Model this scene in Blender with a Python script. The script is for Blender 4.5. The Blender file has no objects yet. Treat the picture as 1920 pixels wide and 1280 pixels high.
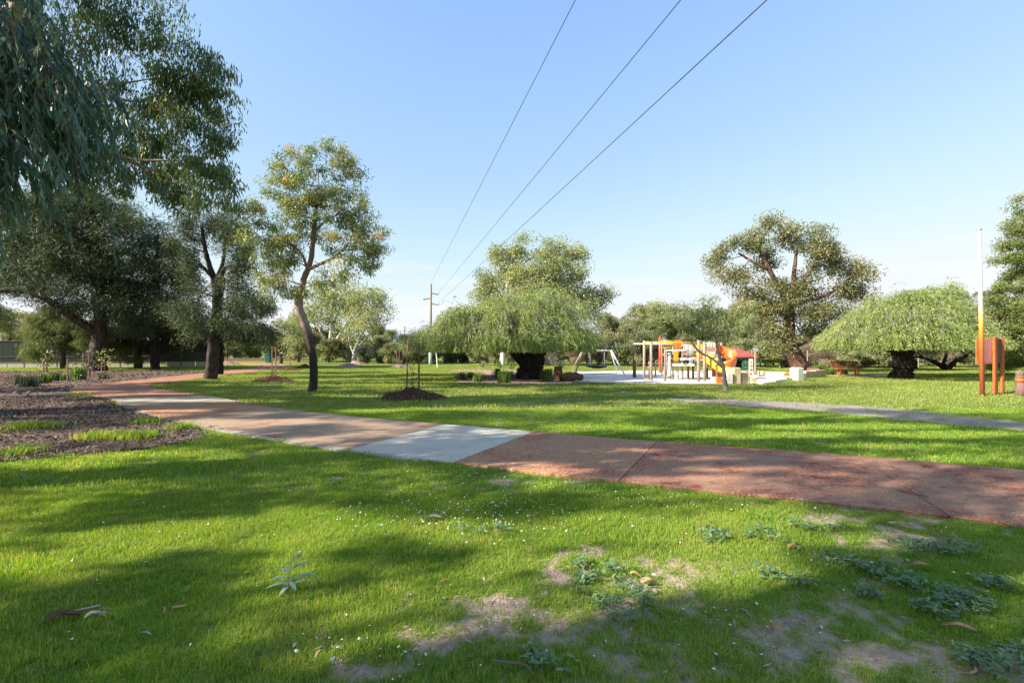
import bpy, math, random
import numpy as np
from mathutils import Vector

# ------------------------------------------------------------------ camera, sky, sun, exposure
F, EYE, YH = 900.0, 1.6, 655.0          # focal length in photo pixels, eye height, horizon row
scene = bpy.context.scene
C = scene.collection
cam_data = bpy.data.cameras.new('camera')
cam_data.sensor_width = 36.0
cam_data.lens = 36.0 * F / 1920.0
cam_data.shift_y = 15.0 / 1920.0
cam_data.clip_start, cam_data.clip_end = 0.05, 6000
cam = bpy.data.objects.new('camera', cam_data); C.objects.link(cam)
cam.location = (0, 0, EYE); cam.rotation_euler = (math.pi / 2, 0, 0)
scene.camera = cam

SUN_EL, SUN_BACK = math.radians(32), math.radians(22)
SUN = np.array([-math.cos(SUN_EL) * math.cos(SUN_BACK), -math.cos(SUN_EL) * math.sin(SUN_BACK), math.sin(SUN_EL)])
world = bpy.data.worlds.new('World'); scene.world = world; world.use_nodes = True
wn, wl = world.node_tree.nodes, world.node_tree.links
wn.clear()
w_out = wn.new('ShaderNodeOutputWorld'); w_bg = wn.new('ShaderNodeBackground')
sky = wn.new('ShaderNodeTexSky'); sky.sky_type = 'NISHITA'; sky.sun_disc = False
sky.sun_elevation = SUN_EL; sky.sun_rotation = math.atan2(SUN[0], SUN[1]) % (2 * math.pi)
sky.air_density, sky.dust_density, sky.ozone_density, sky.altitude = 1.0, 0.15, 2.2, 20
w_bg.inputs['Strength'].default_value = 0.118
# thin low clouds: noise over the view direction, only close to the horizon
tc = wn.new('ShaderNodeTexCoord'); mp = wn.new('ShaderNodeMapping'); mp.inputs['Scale'].default_value = (2.2, 2.2, 17)
mp.inputs['Location'].default_value = (3.1, 0.4, 0.0)
nz = wn.new('ShaderNodeTexNoise'); nz.inputs['Scale'].default_value = 2.0; nz.inputs['Detail'].default_value = 7; nz.inputs['Roughness'].default_value = 0.6
rmp = wn.new('ShaderNodeMapRange'); rmp.interpolation_type = 'SMOOTHSTEP'
rmp.inputs['From Min'].default_value = 0.42; rmp.inputs['From Max'].default_value = 0.66
sep = wn.new('ShaderNodeSeparateXYZ')
hi = wn.new('ShaderNodeMapRange'); hi.interpolation_type = 'SMOOTHSTEP'
for k, v in (('From Min', 0.02), ('From Max', 0.24), ('To Min', 0.9), ('To Max', 0.0)): hi.inputs[k].default_value = v
mul = wn.new('ShaderNodeMath'); mul.operation = 'MULTIPLY'
mix = wn.new('ShaderNodeMix'); mix.data_type = 'RGBA'
mix.inputs['B'].default_value = (2.5, 2.55, 2.65, 1)
wl.new(tc.outputs['Generated'], mp.inputs['Vector']); wl.new(mp.outputs['Vector'], nz.inputs['Vector'])
wl.new(nz.outputs['Fac'], rmp.inputs['Value']); wl.new(tc.outputs['Generated'], sep.inputs['Vector'])
wl.new(sep.outputs['Z'], hi.inputs['Value']); wl.new(rmp.outputs['Result'], mul.inputs[0]); wl.new(hi.outputs['Result'], mul.inputs[1])
wl.new(mul.outputs['Value'], mix.inputs['Factor']); 
tint = wn.new('ShaderNodeMix'); tint.data_type = 'RGBA'; tint.blend_type = 'MULTIPLY'; tint.inputs['Factor'].default_value = 1.0; tint.inputs['B'].default_value = (1.04, 0.985, 1.03, 1)
wl.new(sky.outputs['Color'], tint.inputs['A']); 
# film-like shoulder so the bright horizon keeps its tint instead of clipping
dn = wn.new('ShaderNodeVectorMath'); dn.operation = 'SCALE'; dn.inputs['Scale'].default_value = .2
cv = wn.new('ShaderNodeRGBCurve')
for ch, pts in enumerate((((.17, .165), (.30, .25), (.49, .345), (.78, .43)), ((.285, .28), (.484, .37), (.62, .42), (.85, .465)), ((.30, .31), (.505, .495), (.70, .505)))):
    for p_ in pts: cv.mapping.curves[ch].points.new(*p_)
    cv.mapping.curves[ch].points[-1].location = (1.0, (.455, .48, .51)[ch])
cv.mapping.use_clip = False; cv.mapping.extend = 'HORIZONTAL'; cv.mapping.update()
up = wn.new('ShaderNodeVectorMath'); up.operation = 'SCALE'; up.inputs['Scale'].default_value = 5.0
wl.new(tint.outputs['Result'], dn.inputs[0]); wl.new(dn.outputs['Vector'], cv.inputs['Color']); wl.new(cv.outputs['Color'], up.inputs[0]); wl.new(up.outputs['Vector'], mix.inputs['A'])
wl.new(mix.outputs['Result'], w_bg.inputs['Color']); wl.new(w_bg.outputs['Background'], w_out.inputs['Surface'])

sun_data = bpy.data.lights.new('sun', 'SUN'); sun_data.energy = 3.75; sun_data.angle = math.radians(0.55); sun_data.color = (1.0, 0.93, 0.82)
sun = bpy.data.objects.new('sun', sun_data); C.objects.link(sun)
sun.location = (-30, -10, 30)
sun.rotation_euler = Vector((-SUN[0], -SUN[1], -SUN[2])).to_track_quat('-Z', 'Y').to_euler()

vs = scene.view_settings
vs.view_transform = 'Standard'; vs.look = 'None'; vs.gamma = 1; vs.use_curve_mapping = False
vs.exposure = 1.78
scene.cycles.max_bounces = 6; scene.cycles.diffuse_bounces = 3; scene.cycles.transmission_bounces = 4
scene.cycles.glossy_bounces = 2; scene.cycles.sample_clamp_indirect = 6

# ------------------------------------------------------------------ helpers
R = np.random.default_rng(11)
random.seed(5)
def P(px, py, d): return np.array([(px - 960) * d / F, d, EYE - (py - YH) * d / F])
def GD(py): return F * EYE / (py - YH)
def G(px, py, z=0.0):
    d = F * EYE / (py - YH); return np.array([(px - 960) * d / F, d, z])
def unit(v): return v / np.maximum(np.linalg.norm(v, axis=-1, keepdims=True), 1e-9)
def smooth(x, a, b):
    t = np.clip((x - a) / (b - a), 0, 1); return t * t * (3 - 2 * t)
_perm = np.random.default_rng(3).random((257, 257))
def vnoise(x, y, s=1.0):
    x, y = np.asarray(x) / s + 100.37, np.asarray(y) / s + 57.91
    i, j = np.floor(x).astype(int), np.floor(y).astype(int); fx, fy = x - i, y - j
    fx, fy = fx * fx * (3 - 2 * fx), fy * fy * (3 - 2 * fy)
    g = lambda a, b: _perm[a % 257, b % 257]
    return (g(i, j) * (1 - fx) + g(i + 1, j) * fx) * (1 - fy) + (g(i, j + 1) * (1 - fx) + g(i + 1, j + 1) * fx) * fy
def fnoise(x, y, s=1.0): return 0.55 * vnoise(x, y, s) + 0.3 * vnoise(x, y, s * 0.43) + 0.15 * vnoise(x, y, s * 0.19)

def wloc(o):
    v = np.zeros(3)
    while o is not None: v = v + np.array(o.location); o = o.parent
    return v
def tag(o, label=None, cat=None, group=None, kind=None):
    for k, v in (('label', label), ('category', cat), ('group', group), ('kind', kind)):
        if v: o[k] = v
    return o
def thing(name, label, cat, loc=(0, 0, 0), group=None):
    o = bpy.data.objects.new(name, None); C.objects.link(o); o.location = tuple(float(v) for v in loc)
    o.empty_display_size = 0.2
    return tag(o, label, cat, group)
def link(name, me, mats, parent=None):
    o = bpy.data.objects.new(name, me); C.objects.link(o)
    for m in (mats if isinstance(mats, (list, tuple)) else [mats]): me.materials.append(m)
    if parent is not None: o.parent = parent
    return o
def copy_tree(o, loc, rz=0.0, sc=1.0, label=None, group=None):
    r = o.copy(); C.objects.link(r); r.location = tuple(float(v) for v in loc); r.rotation_euler = (0, 0, rz)
    r.scale = (sc, sc, sc) if np.isscalar(sc) else sc
    if label: r['label'] = label
    if group: r['group'] = group
    for ch in list(o.children):
        c = ch.copy(); C.objects.link(c); c.parent = r
        for g in list(ch.children):
            d = g.copy(); C.objects.link(d); d.parent = c
    return r
def np_mesh(name, V, Fc, tone=None, smooth_shade=False):
    """V (n,3); Fc list of (m,k) index arrays"""
    me = bpy.data.meshes.new(name)
    V = np.ascontiguousarray(V, dtype=np.float32)
    Fc = [np.asarray(f) for f in Fc if len(f)]
    me.vertices.add(len(V)); me.vertices.foreach_set('co', V.ravel())
    loops = np.concatenate([f.ravel() for f in Fc]).astype(np.int32)
    sizes = np.concatenate([np.full(len(f), f.shape[1]) for f in Fc])
    starts = np.concatenate([[0], np.cumsum(sizes)[:-1]]).astype(np.int32)
    me.loops.add(len(loops)); me.loops.foreach_set('vertex_index', loops)
    me.polygons.add(len(sizes)); me.polygons.foreach_set('loop_start', starts)
    if tone is not None:
        a = me.attributes.new('tone', 'FLOAT', 'POINT'); a.data.foreach_set('value', np.ascontiguousarray(tone, dtype=np.float32))
    me.update(calc_edges=True)
    if smooth_shade: me.polygons.foreach_set('use_smooth', np.ones(len(sizes), dtype=bool))
    return me

class MB:
    def __init__(s): s.v, s.f = [], []
    def add(s, V, Fs):
        n = len(s.v); s.v += [tuple(map(float, p)) for p in V]; s.f += [tuple(i + n for i in f) for f in Fs]; return s
    def box(s, c, size, rz=0.0, bev=0.0, M=None):
        x, y, z = [v / 2 for v in size]; b = min(bev, x * .9, y * .9, z * .9)
        if b <= 0:
            V = [(sx * x, sy * y, sz * z) for sz in (-1, 1) for sx, sy in ((-1, -1), (1, -1), (1, 1), (-1, 1))]
            Fs = [(3, 2, 1, 0), (4, 5, 6, 7), (0, 1, 5, 4), (1, 2, 6, 5), (2, 3, 7, 6), (3, 0, 4, 7)]
        else:
            ring = lambda xx, yy, zz: [(-xx, -yy, zz), (xx, -yy, zz), (xx, yy, zz), (-xx, yy, zz)]
            def oct_(zz, q=0.0): return [(-x + b, -y + q, zz), (x - b, -y + q, zz), (x - q, -y + b, zz), (x - q, y - b, zz), (x - b, y - q, zz), (-x + b, y - q, zz), (-x + q, y - b, zz), (-x + q, -y + b, zz)]
            V = oct_(-z) + oct_(z - b) + [(p[0] * (x - b) / x, p[1] * (y - b) / y, z) for p in oct_(z)]
            Fs = [tuple(range(7, -1, -1)), tuple(range(16, 24))]
            for r_ in (0, 8):
                for i in range(8): Fs.append((r_ + i, r_ + (i + 1) % 8, r_ + 8 + (i + 1) % 8, r_ + 8 + i))
        ca, sa = math.cos(rz), math.sin(rz)
        if M is None: V = [(c[0] + p[0] * ca - p[1] * sa, c[1] + p[0] * sa + p[1] * ca, c[2] + p[2]) for p in V]
        else: V = [tuple(np.array(c) + M @ np.array(p)) for p in V]
        return s.add(V, Fs)
    def bar(s, a, b, w, h=None, up=(0, 0, 1)):
        a, b = np.array(a, float), np.array(b, float); h = w if h is None else h
        d = b - a; L = np.linalg.norm(d); d /= L; u = np.array(up, float)
        if abs(d @ u) > 0.95: u = np.array([0, 1.0, 0])
        r = np.cross(d, u); r /= np.linalg.norm(r); u = np.cross(r, d)
        return s.box((a + b) / 2, (L, w, h), M=np.stack([d, r, u], 1))
    def tube(s, path, rad, n=8, caps=True):
        V, Fs = tube_geo(path, rad, n, caps); return s.add(V, Fs)
    def lathe(s, c, prof, n=16):
        V = []; Fs = []
        for r, z in prof: V += [(c[0] + r * math.cos(2 * math.pi * i / n), c[1] + r * math.sin(2 * math.pi * i / n), c[2] + z) for i in range(n)]
        for k in range(len(prof) - 1):
            for i in range(n): Fs.append((k * n + i, k * n + (i + 1) % n, (k + 1) * n + (i + 1) % n, (k + 1) * n + i))
        Fs.append(tuple(range(n - 1, -1, -1))); Fs.append(tuple((len(prof) - 1) * n + i for i in range(n)))
        return s.add(V, Fs)
    def mesh(s, name, off=(0, 0, 0), smooth_shade=False):
        me = bpy.data.meshes.new(name); o = np.array(off)
        me.from_pydata([tuple(np.array(p) - o) for p in s.v], [], s.f); me.update()
        if smooth_shade: me.polygons.foreach_set('use_smooth', np.ones(len(me.polygons), dtype=bool))
        return me
    def build(s, name, mat, parent=None, smooth_shade=False, label=None, kind=None):
        o = link(name, s.mesh(name, wloc(parent) if parent is not None else (0, 0, 0), smooth_shade), mat, parent)
        return tag(o, label, None, None, kind)
    def build_top(s, name, mat, loc, label, cat, group=None, smooth_shade=False, kind=None):
        o = link(name, s.mesh(name, loc, smooth_shade), mat); o.location = tuple(float(v) for v in loc)
        return tag(o, label, cat, group, kind)

def spline(pts, n):
    pts = np.array(pts, float)
    if len(pts) == 2: return pts[0] + (pts[1] - pts[0]) * np.linspace(0, 1, n)[:, None]
    q = np.vstack([2 * pts[0] - pts[1], pts, 2 * pts[-1] - pts[-2]]); out = []
    for u in np.linspace(0, len(pts) - 1 - 1e-6, n):
        i = int(u); t = u - i; a, b, c, d = q[i:i + 4]
        out.append(0.5 * ((2 * b) + (c - a) * t + (2 * a - 5 * b + 4 * c - d) * t * t + (3 * b - a - 3 * c + d) * t ** 3))
    return np.array(out)
def tube_geo(path, rad, n=8, caps=True, rough=0.0, seed=0):
    path = np.array(path, float); m = len(path); rad = np.broadcast_to(np.asarray(rad, float), (m,))
    T = np.gradient(path, axis=0); T = unit(T)
    up = np.array([0.13, 0.97, 0.2]) if abs(T[0, 2]) > 0.7 else np.array([0, 0, 1.0])
    rr = np.random.default_rng(seed); V = []
    ang = np.arange(n) * 2 * math.pi / n
    lob = rr.normal(0, 1, n)
    for k in range(m):
        r = np.cross(T[k], up); r /= max(np.linalg.norm(r), 1e-6); u = np.cross(r, T[k])
        rk = rad[k] * (1 + rough * (0.6 * lob + rr.normal(0, 0.6, n))) if rough else np.full(n, rad[k])
        V += list(path[k] + rk[:, None] * (np.cos(ang)[:, None] * r + np.sin(ang)[:, None] * u))
    Fs = [(k * n + i, k * n + (i + 1) % n, (k + 1) * n + (i + 1) % n, (k + 1) * n + i) for k in range(m - 1) for i in range(n)]
    if caps: Fs += [tuple(range(n - 1, -1, -1)), tuple((m - 1) * n + i for i in range(n))]
    return V, Fs

# ------------------------------------------------------------------ materials
def new_mat(name):
    m = bpy.data.materials.new(name); m.use_nodes = True; nt = m.node_tree
    b = nt.nodes['Principled BSDF']; return m, nt, b
def col4(c): return (c[0], c[1], c[2], 1)
def surf(name, base, layers=(), rough=0.8, bump=0.0, bump_scale=20, spec=0.3, metal=0.0, coords='pos', stretch=None):
    """layers: (scale, detail, colour, lo, hi) painted one over the other through noise"""
    m, nt, b = new_mat(name); N, L = nt.nodes, nt.links
    b.inputs['Roughness'].default_value = rough; b.inputs['Specular IOR Level'].default_value = spec; b.inputs['Metallic'].default_value = metal
    if coords == 'pos': src = N.new('ShaderNodeNewGeometry').outputs['Position']
    else: src = N.new('ShaderNodeTexCoord').outputs['Object']
    if stretch:
        mp_ = N.new('ShaderNodeMapping'); mp_.inputs['Scale'].default_value = stretch; L.new(src, mp_.inputs['Vector']); src = mp_.outputs['Vector']
    cur = None
    for i, (sc, det, c, lo, hi_) in enumerate(layers):
        n = N.new('ShaderNodeTexNoise'); n.inputs['Scale'].default_value = sc; n.inputs['Detail'].default_value = det; n.inputs['Roughness'].default_value = 0.62
        L.new(src, n.inputs['Vector'])
        r = N.new('ShaderNodeMapRange'); r.interpolation_type = 'SMOOTHSTEP'; r.inputs['From Min'].default_value = lo; r.inputs['From Max'].default_value = hi_
        L.new(n.outputs['Fac'], r.inputs['Value'])
        x = N.new('ShaderNodeMix'); x.data_type = 'RGBA'; L.new(r.outputs['Result'], x.inputs['Factor'])
        if cur is None: x.inputs['A'].default_value = col4(base)
        else: L.new(cur, x.inputs['A'])
        x.inputs['B'].default_value = col4(c); cur = x.outputs['Result']
    if cur is None: b.inputs['Base Color'].default_value = col4(base)
    else: L.new(cur, b.inputs['Base Color'])
    if bump:
        n = N.new('ShaderNodeTexNoise'); n.inputs['Scale'].default_value = bump_scale; n.inputs['Detail'].default_value = 6; L.new(src, n.inputs['Vector'])
        bp = N.new('ShaderNodeBump'); bp.inputs['Strength'].default_value = bump; bp.inputs['Distance'].default_value = 0.03
        L.new(n.outputs['Fac'], bp.inputs['Height']); L.new(bp.outputs['Normal'], b.inputs['Normal'])
    m['out'] = 1
    return m
def leafmat(name, cols, trans=0.35, rough=0.45, spec=0.4, tcol=None, patchy=0):
    """cols: list of (pos, colour) along the per-leaf 'tone' attribute"""
    m, nt, b = new_mat(name); N, L = nt.nodes, nt.links
    at = N.new('ShaderNodeAttribute'); at.attribute_name = 'tone'
    cr = N.new('ShaderNodeValToRGB'); e = cr.color_ramp.elements
    while len(e) < len(cols): e.new(0.5)
    for i, (p, c) in enumerate(cols): e[i].position = p; e[i].color = col4(c)
    src = at.outputs['Fac']
    if patchy:
        oi = N.new('ShaderNodeObjectInfo'); n1 = N.new('ShaderNodeTexNoise'); n1.inputs['Scale'].default_value = .9; n1.inputs['Detail'].default_value = 5; n1.inputs['Roughness'].default_value = .65
        gp = N.new('ShaderNodeNewGeometry'); L.new(gp.outputs['Position'], n1.inputs['Vector'])
        m1 = N.new('ShaderNodeMath'); m1.operation = 'MULTIPLY_ADD'; L.new(oi.outputs['Random'], m1.inputs[0]); m1.inputs[1].default_value = patchy * .5; L.new(src, m1.inputs[2])
        m2 = N.new('ShaderNodeMath'); m2.operation = 'MULTIPLY_ADD'; L.new(n1.outputs['Fac'], m2.inputs[0]); m2.inputs[1].default_value = patchy * 2.6; L.new(m1.outputs['Value'], m2.inputs[2])
        m3 = N.new('ShaderNodeMath'); m3.operation = 'ADD'; m3.inputs[1].default_value = -patchy * 1.5; L.new(m2.outputs['Value'], m3.inputs[0]); src = m3.outputs['Value']
    L.new(src, cr.inputs['Fac'])
    L.new(cr.outputs['Color'], b.inputs['Base Color']); b.inputs['Roughness'].default_value = rough; b.inputs['Specular IOR Level'].default_value = spec
    t = N.new('ShaderNodeBsdfTranslucent')
    hs = N.new('ShaderNodeMix'); hs.data_type = 'RGBA'; hs.blend_type = 'MULTIPLY'; hs.inputs['Factor'].default_value = 1.0
    L.new(cr.outputs['Color'], hs.inputs['A']); hs.inputs['B'].default_value = col4(tcol or (1.5, 1.45, 0.6))
    L.new(hs.outputs['Result'], t.inputs['Color'])
    mx = N.new('ShaderNodeMixShader'); mx.inputs['Fac'].default_value = trans
    L.new(b.outputs['BSDF'], mx.inputs[1]); L.new(t.outputs['BSDF'], mx.inputs[2])
    L.new(mx.outputs['Shader'], N['Material Output'].inputs['Surface'])
    return m

M = {}
M['bark_dark'] = surf('bark_dark', (0.075, 0.055, 0.045), [(9, 8, (0.03, 0.024, 0.02), .45, .6), (3, 4, (0.14, 0.10, 0.08), .55, .75)], .9, .9, 22, .15, stretch=(1, 1, .3))
M['bark_brown'] = surf('bark_brown', (0.095, 0.066, 0.052), [(10, 8, (0.045, 0.033, 0.028), .45, .62), (2.5, 5, (0.16, 0.115, 0.088), .55, .7)], .9, .8, 24, .15, stretch=(1, 1, .3))
M['bark_black'] = surf('bark_black', (0.022, 0.018, 0.016), [(7, 8, (0.05, 0.037, 0.03), .5, .7)], .95, 1.0, 14, .1, stretch=(1, 1, .35))
M['bark_gum'] = surf('bark_gum', (0.30, 0.20, 0.145), [(1.6, 6, (0.42, 0.33, 0.26), .5, .6), (5, 7, (0.12, 0.075, 0.055), .55, .68)], .7, .5, 16, .25, stretch=(1, 1, .35))
M['bark_white'] = surf('bark_white', (0.56, 0.51, 0.45), [(2.0, 6, (0.30, 0.25, 0.21), .52, .68), (6, 6, (0.68, 0.64, 0.58), .5, .7)], .7, .3, 14, .25, stretch=(1, 1, .4))
M['bark_limb'] = surf('bark_limb', (0.300, 0.223, 0.164), [(3, 6, (0.188, 0.130, 0.095), .48, .66)], .7, .4, 18, .25)
M['bark_red'] = surf('bark_red', (0.16, 0.085, 0.06), [(3, 6, (0.06, 0.042, 0.036), .46, .60)], .85, .8, 14, .15, stretch=(1, 1, .4))
M['bark_grey'] = surf('bark_grey', (0.20, 0.16, 0.13), [(8, 7, (0.12, 0.09, 0.075), .48, .62)], .9, .5, 24, .15, stretch=(1, 1, .35))
M['twig'] = surf('twig', (0.16, 0.12, 0.095), [], .9)
M['twig_grey'] = surf('twig_grey', (0.26, 0.23, 0.20), [], .9)

M['leaf_near'] = leafmat('leaf_near', [(0, (0.053, 0.094, 0.066)), (.5, (0.084, 0.152, 0.110)), (.85, (0.129, 0.213, 0.144)), (1, (0.183, 0.228, 0.100))], .3, .42, .45)
M['leaf_gum'] = leafmat('leaf_gum', [(0, (0.071, 0.106, 0.049)), (.55, (0.134, 0.191, 0.082)), (.85, (0.227, 0.269, 0.100)), (1, (0.340, 0.283, 0.100))], .4, .42, .5)
M['leaf_casuarina'] = leafmat('leaf_casuarina', [(0, (0.038, 0.055, 0.031)), (.6, (0.072, 0.099, 0.050)), (1, (0.128, 0.148, 0.064))], .2, .6, .25)
M['leaf_needle'] = leafmat('leaf_needle', [(0, (0.088, 0.112, 0.053)), (.6, (0.153, 0.183, 0.083)), (1, (0.236, 0.236, 0.106))], .32, .6, .25)
M['leaf_orange'] = leafmat('leaf_orange', [(0, (0.087, 0.123, 0.057)), (.45, (0.188, 0.241, 0.091)), (.78, (0.334, 0.334, 0.123)), (.93, (0.494, 0.342, 0.131)), (1, (0.600, 0.291, 0.131))], .4, .42, .45)
M['leaf_pale'] = leafmat('leaf_pale', [(0, (0.145, 0.181, 0.093)), (.5, (0.275, 0.308, 0.151)), (1, (0.434, 0.415, 0.202))], .4, .45, .45)
M['leaf_weeping'] = leafmat('leaf_weeping', [(0, (0.120, 0.169, 0.051)), (.5, (0.241, 0.303, 0.095)), (.85, (0.349, 0.391, 0.132)), (1, (0.433, 0.420, 0.171))], .36, .45, .4)
M['leaf_olive'] = leafmat('leaf_olive', [(0, (0.086, 0.096, 0.043)), (.5, (0.177, 0.186, 0.076)), (.85, (0.285, 0.253, 0.097)), (1, (0.399, 0.266, 0.112))], .32, .45, .5)
M['leaf_scrub'] = leafmat('leaf_scrub', [(0, (0.114, 0.126, 0.072)), (.5, (0.230, 0.254, 0.130)), (.8, (0.368, 0.346, 0.185)), (1, (0.521, 0.384, 0.246))], .3, .55, .3)
M['leaf_darkscrub'] = leafmat('leaf_darkscrub', [(0, (0.053, 0.068, 0.047)), (.6, (0.100, 0.124, 0.078)), (1, (0.177, 0.183, 0.106))], .25, .55, .3)
M['leaf_dry'] = leafmat('leaf_dry', [(0, (0.147, 0.117, 0.081)), (.5, (0.280, 0.221, 0.147)), (.8, (0.384, 0.325, 0.206)), (1, (0.295, 0.310, 0.133))], .2, .7, .2)
M['leaf_fresh'] = leafmat('leaf_fresh', [(0, (0.059, 0.118, 0.024)), (.6, (0.130, 0.224, 0.041)), (1, (0.224, 0.307, 0.059))], .36, .45, .4)
M['leaf_brightgreen'] = leafmat('leaf_brightgreen', [(0, (0.085, 0.12, 0.04)), (.5, (0.17, 0.215, 0.065)), (.85, (0.25, 0.27, 0.09)), (1, (0.33, 0.24, 0.12))], .38, .45, .35)
M['grass'] = leafmat('grass', [(0, (0.103, 0.201, 0.023)), (.4, (0.206, 0.355, 0.035)), (.72, (0.319, 0.433, 0.058)), (.9, (0.474, 0.464, 0.133)), (1, (0.515, 0.433, 0.187))], .46, .55, .2, (1.5, 1.4, .4), .42)
M['grass_far'] = leafmat('grass_far', [(0, (0.134, 0.196, 0.039)), (.5, (0.235, 0.297, 0.056)), (.85, (0.314, 0.358, 0.084)), (1, (0.448, 0.403, 0.168))], .38, .55, .2, (1.35, 1.3, .5), .34)
M['weed'] = leafmat('weed', [(0, (0.107, 0.186, 0.089)), (.6, (0.164, 0.258, 0.115)), (1, (0.227, 0.312, 0.125))], .25, .5, .3)
M['chips'] = leafmat('chips', [(0, (0.038, 0.027, 0.021)), (.4, (0.102, 0.068, 0.050)), (.8, (0.196, 0.144, 0.114)), (1, (0.306, 0.256, 0.228))], .0, .85, .2)
M['chips_red'] = leafmat('chips_red', [(0, (0.05, 0.026, 0.016)), (.5, (0.14, 0.07, 0.038)), (1, (0.30, 0.18, 0.10))], .0, .85, .2)
M['litter'] = leafmat('litter', [(0, (0.16, 0.10, 0.07)), (.5, (0.30, 0.20, 0.13)), (1, (0.42, 0.38, 0.36))], .1, .7, .3)
M['deadleaf'] = surf('deadleaf', (0.40, 0.22, 0.11), [(30, 4, (0.26, 0.13, 0.07), .5, .65)], .6)
M['deadleaf_grey'] = surf('deadleaf_grey', (0.36, 0.30, 0.27), [(30, 4, (0.24, 0.19, 0.17), .5, .65)], .7)
M['bark_piece'] = surf('bark_piece', (0.42, 0.24, 0.14), [(25, 5, (0.25, 0.14, 0.09), .5, .7)], .8, .4, 60)
M['petal'] = surf('petal', (0.80, 0.80, 0.76), [], .6)
M['yolk'] = surf('yolk', (0.70, 0.48, 0.04), [], .6)

M['path_red'] = surf('path_red', (0.313, 0.103, 0.056), [(1.1, 6, (0.360, 0.181, 0.107), .40, .58), (26, 5, (0.394, 0.240, 0.159), .47, .62), (60, 3, (0.534, 0.363, 0.258), .58, .68), (70, 2, (0.139, 0.064, 0.043), .58, .7), (2.6, 7, (0.290, 0.073, 0.043), .58, .66), (30, 3, (0.696, 0.539, 0.447), .69, .73)], .92, .6, 60, .15)
M['path_worn'] = surf('path_worn', (0.421, 0.205, 0.107), [(0.9, 6, (0.367, 0.120, 0.068), .50, .62), (26, 5, (0.546, 0.334, 0.197), .50, .64), (60, 3, (0.600, 0.463, 0.302), .58, .68), (70, 2, (0.187, 0.088, 0.056), .58, .7), (30, 3, (0.600, 0.600, 0.580), .70, .74)], .92, .6, 60, .15)
M['path_tan'] = surf('path_tan', (0.370, 0.246, 0.160), [(1.0, 7, (0.305, 0.129, 0.079), .57, .68), (26, 5, (0.450, 0.326, 0.231), .50, .64), (70, 2, (0.203, 0.123, 0.084), .56, .7), (9, 3, (0.189, 0.075, 0.051), .70, .75)], .92, .6, 60, .15)
M['concrete'] = surf('concrete', (0.573, 0.502, 0.390), [(1.1, 7, (0.485, 0.422, 0.329), .44, .62), (4.5, 6, (0.529, 0.459, 0.348), .50, .62), (60, 4, (0.630, 0.558, 0.445), .5, .7), (9, 6, (0.378, 0.310, 0.232), .64, .74)], .9, .2, 90, .2)
M['concrete_cream'] = surf('concrete_cream', (0.37, 0.31, 0.235), [(1.5, 7, (0.30, 0.24, 0.175), .45, .62), (12, 5, (0.26, 0.20, 0.15), .60, .72)], .9, .2, 80, .2)
M['edge'] = surf('edge', (0.36, 0.325, 0.30), [(8, 5, (0.22, 0.19, 0.16), .5, .65)], .9, .4, 50)
M['mulch'] = surf('mulch', (0.146, 0.097, 0.071), [(5, 8, (0.069, 0.046, 0.035), .45, .6), (24, 5, (0.254, 0.184, 0.149), .55, .68), (.5, 5, (0.235, 0.142, 0.100), .5, .66)], .95, 1.0, 30, .1)
M['mulch_pale'] = surf('mulch_pale', (0.380, 0.270, 0.207), [(4, 7, (0.241, 0.149, 0.109), .48, .62), (24, 5, (0.506, 0.402, 0.322), .55, .7)], .95, .8, 25, .1)
M['mulch_red'] = surf('mulch_red', (0.098, 0.052, 0.032), [(14, 6, (0.034, 0.021, 0.015), .45, .62), (30, 4, (0.218, 0.115, 0.069), .56, .7)], .95, 1.0, 40, .1)
M['track'] = surf('track', (0.27, 0.225, 0.195), [(1.2, 6, (0.34, 0.28, 0.235), .5, .65), (9, 7, (0.16, 0.13, 0.115), .55, .68), (2.4, 6, (0.13, 0.17, 0.05), .6, .7)], .95, 1.0, 9, .1)
M['sand'] = surf('sand', (0.66, 0.60, 0.53), [(.8, 6, (0.74, 0.69, 0.62), .45, .65), (6, 6, (0.55, 0.49, 0.42), .55, .7)], .95, .9, 7, .1)
M['limestone'] = surf('limestone', (0.50, 0.375, 0.225), [(2.2, 6, (0.60, 0.49, 0.33), .45, .65), (14, 6, (0.36, 0.26, 0.15), .58, .7)], .9, .6, 25, .2)
M['lime_pale'] = surf('lime_pale', (0.70, 0.64, 0.53), [(3, 6, (0.58, 0.50, 0.38), .5, .7)], .9, .6, 25, .2)
M['timber_grey'] = surf('timber_grey', (0.33, 0.25, 0.19), [(9, 6, (0.22, 0.155, 0.115), .5, .65)], .85, .4, 30, stretch=(1, 1, .12), coords='obj')
M['timber_brown'] = surf('timber_brown', (0.20, 0.115, 0.08), [(9, 6, (0.12, 0.065, 0.045), .5, .65)], .8, .3, 30, stretch=(1, 1, .12), coords='obj')
M['stake'] = surf('stake', (0.24, 0.115, 0.085), [(6, 6, (0.15, 0.075, 0.06), .48, .64)], .8, .3, 30, stretch=(1, 1, .15))
M['white_metal'] = surf('white_metal', (0.74, 0.72, 0.68), [], .4, spec=.5)
M['steel'] = surf('steel', (0.55, 0.56, 0.57), [], .35, metal=.6)
M['orange'] = surf('orange', (0.72, 0.16, 0.02), [], .38, spec=.5)
M['yellow'] = surf('yellow', (0.80, 0.44, 0.03), [], .38, spec=.5)
M['red_orange'] = surf('red_orange', (0.58, 0.10, 0.03), [], .42, spec=.5)
M['green_paint'] = surf('green_paint', (0.02, 0.13, 0.10), [], .5)
M['roof_red'] = surf('roof_red', (0.34, 0.085, 0.065), [(3, 4, (0.27, 0.07, 0.055), .5, .65)], .6)
M['black'] = surf('black', (0.02, 0.02, 0.022), [], .6)
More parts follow.
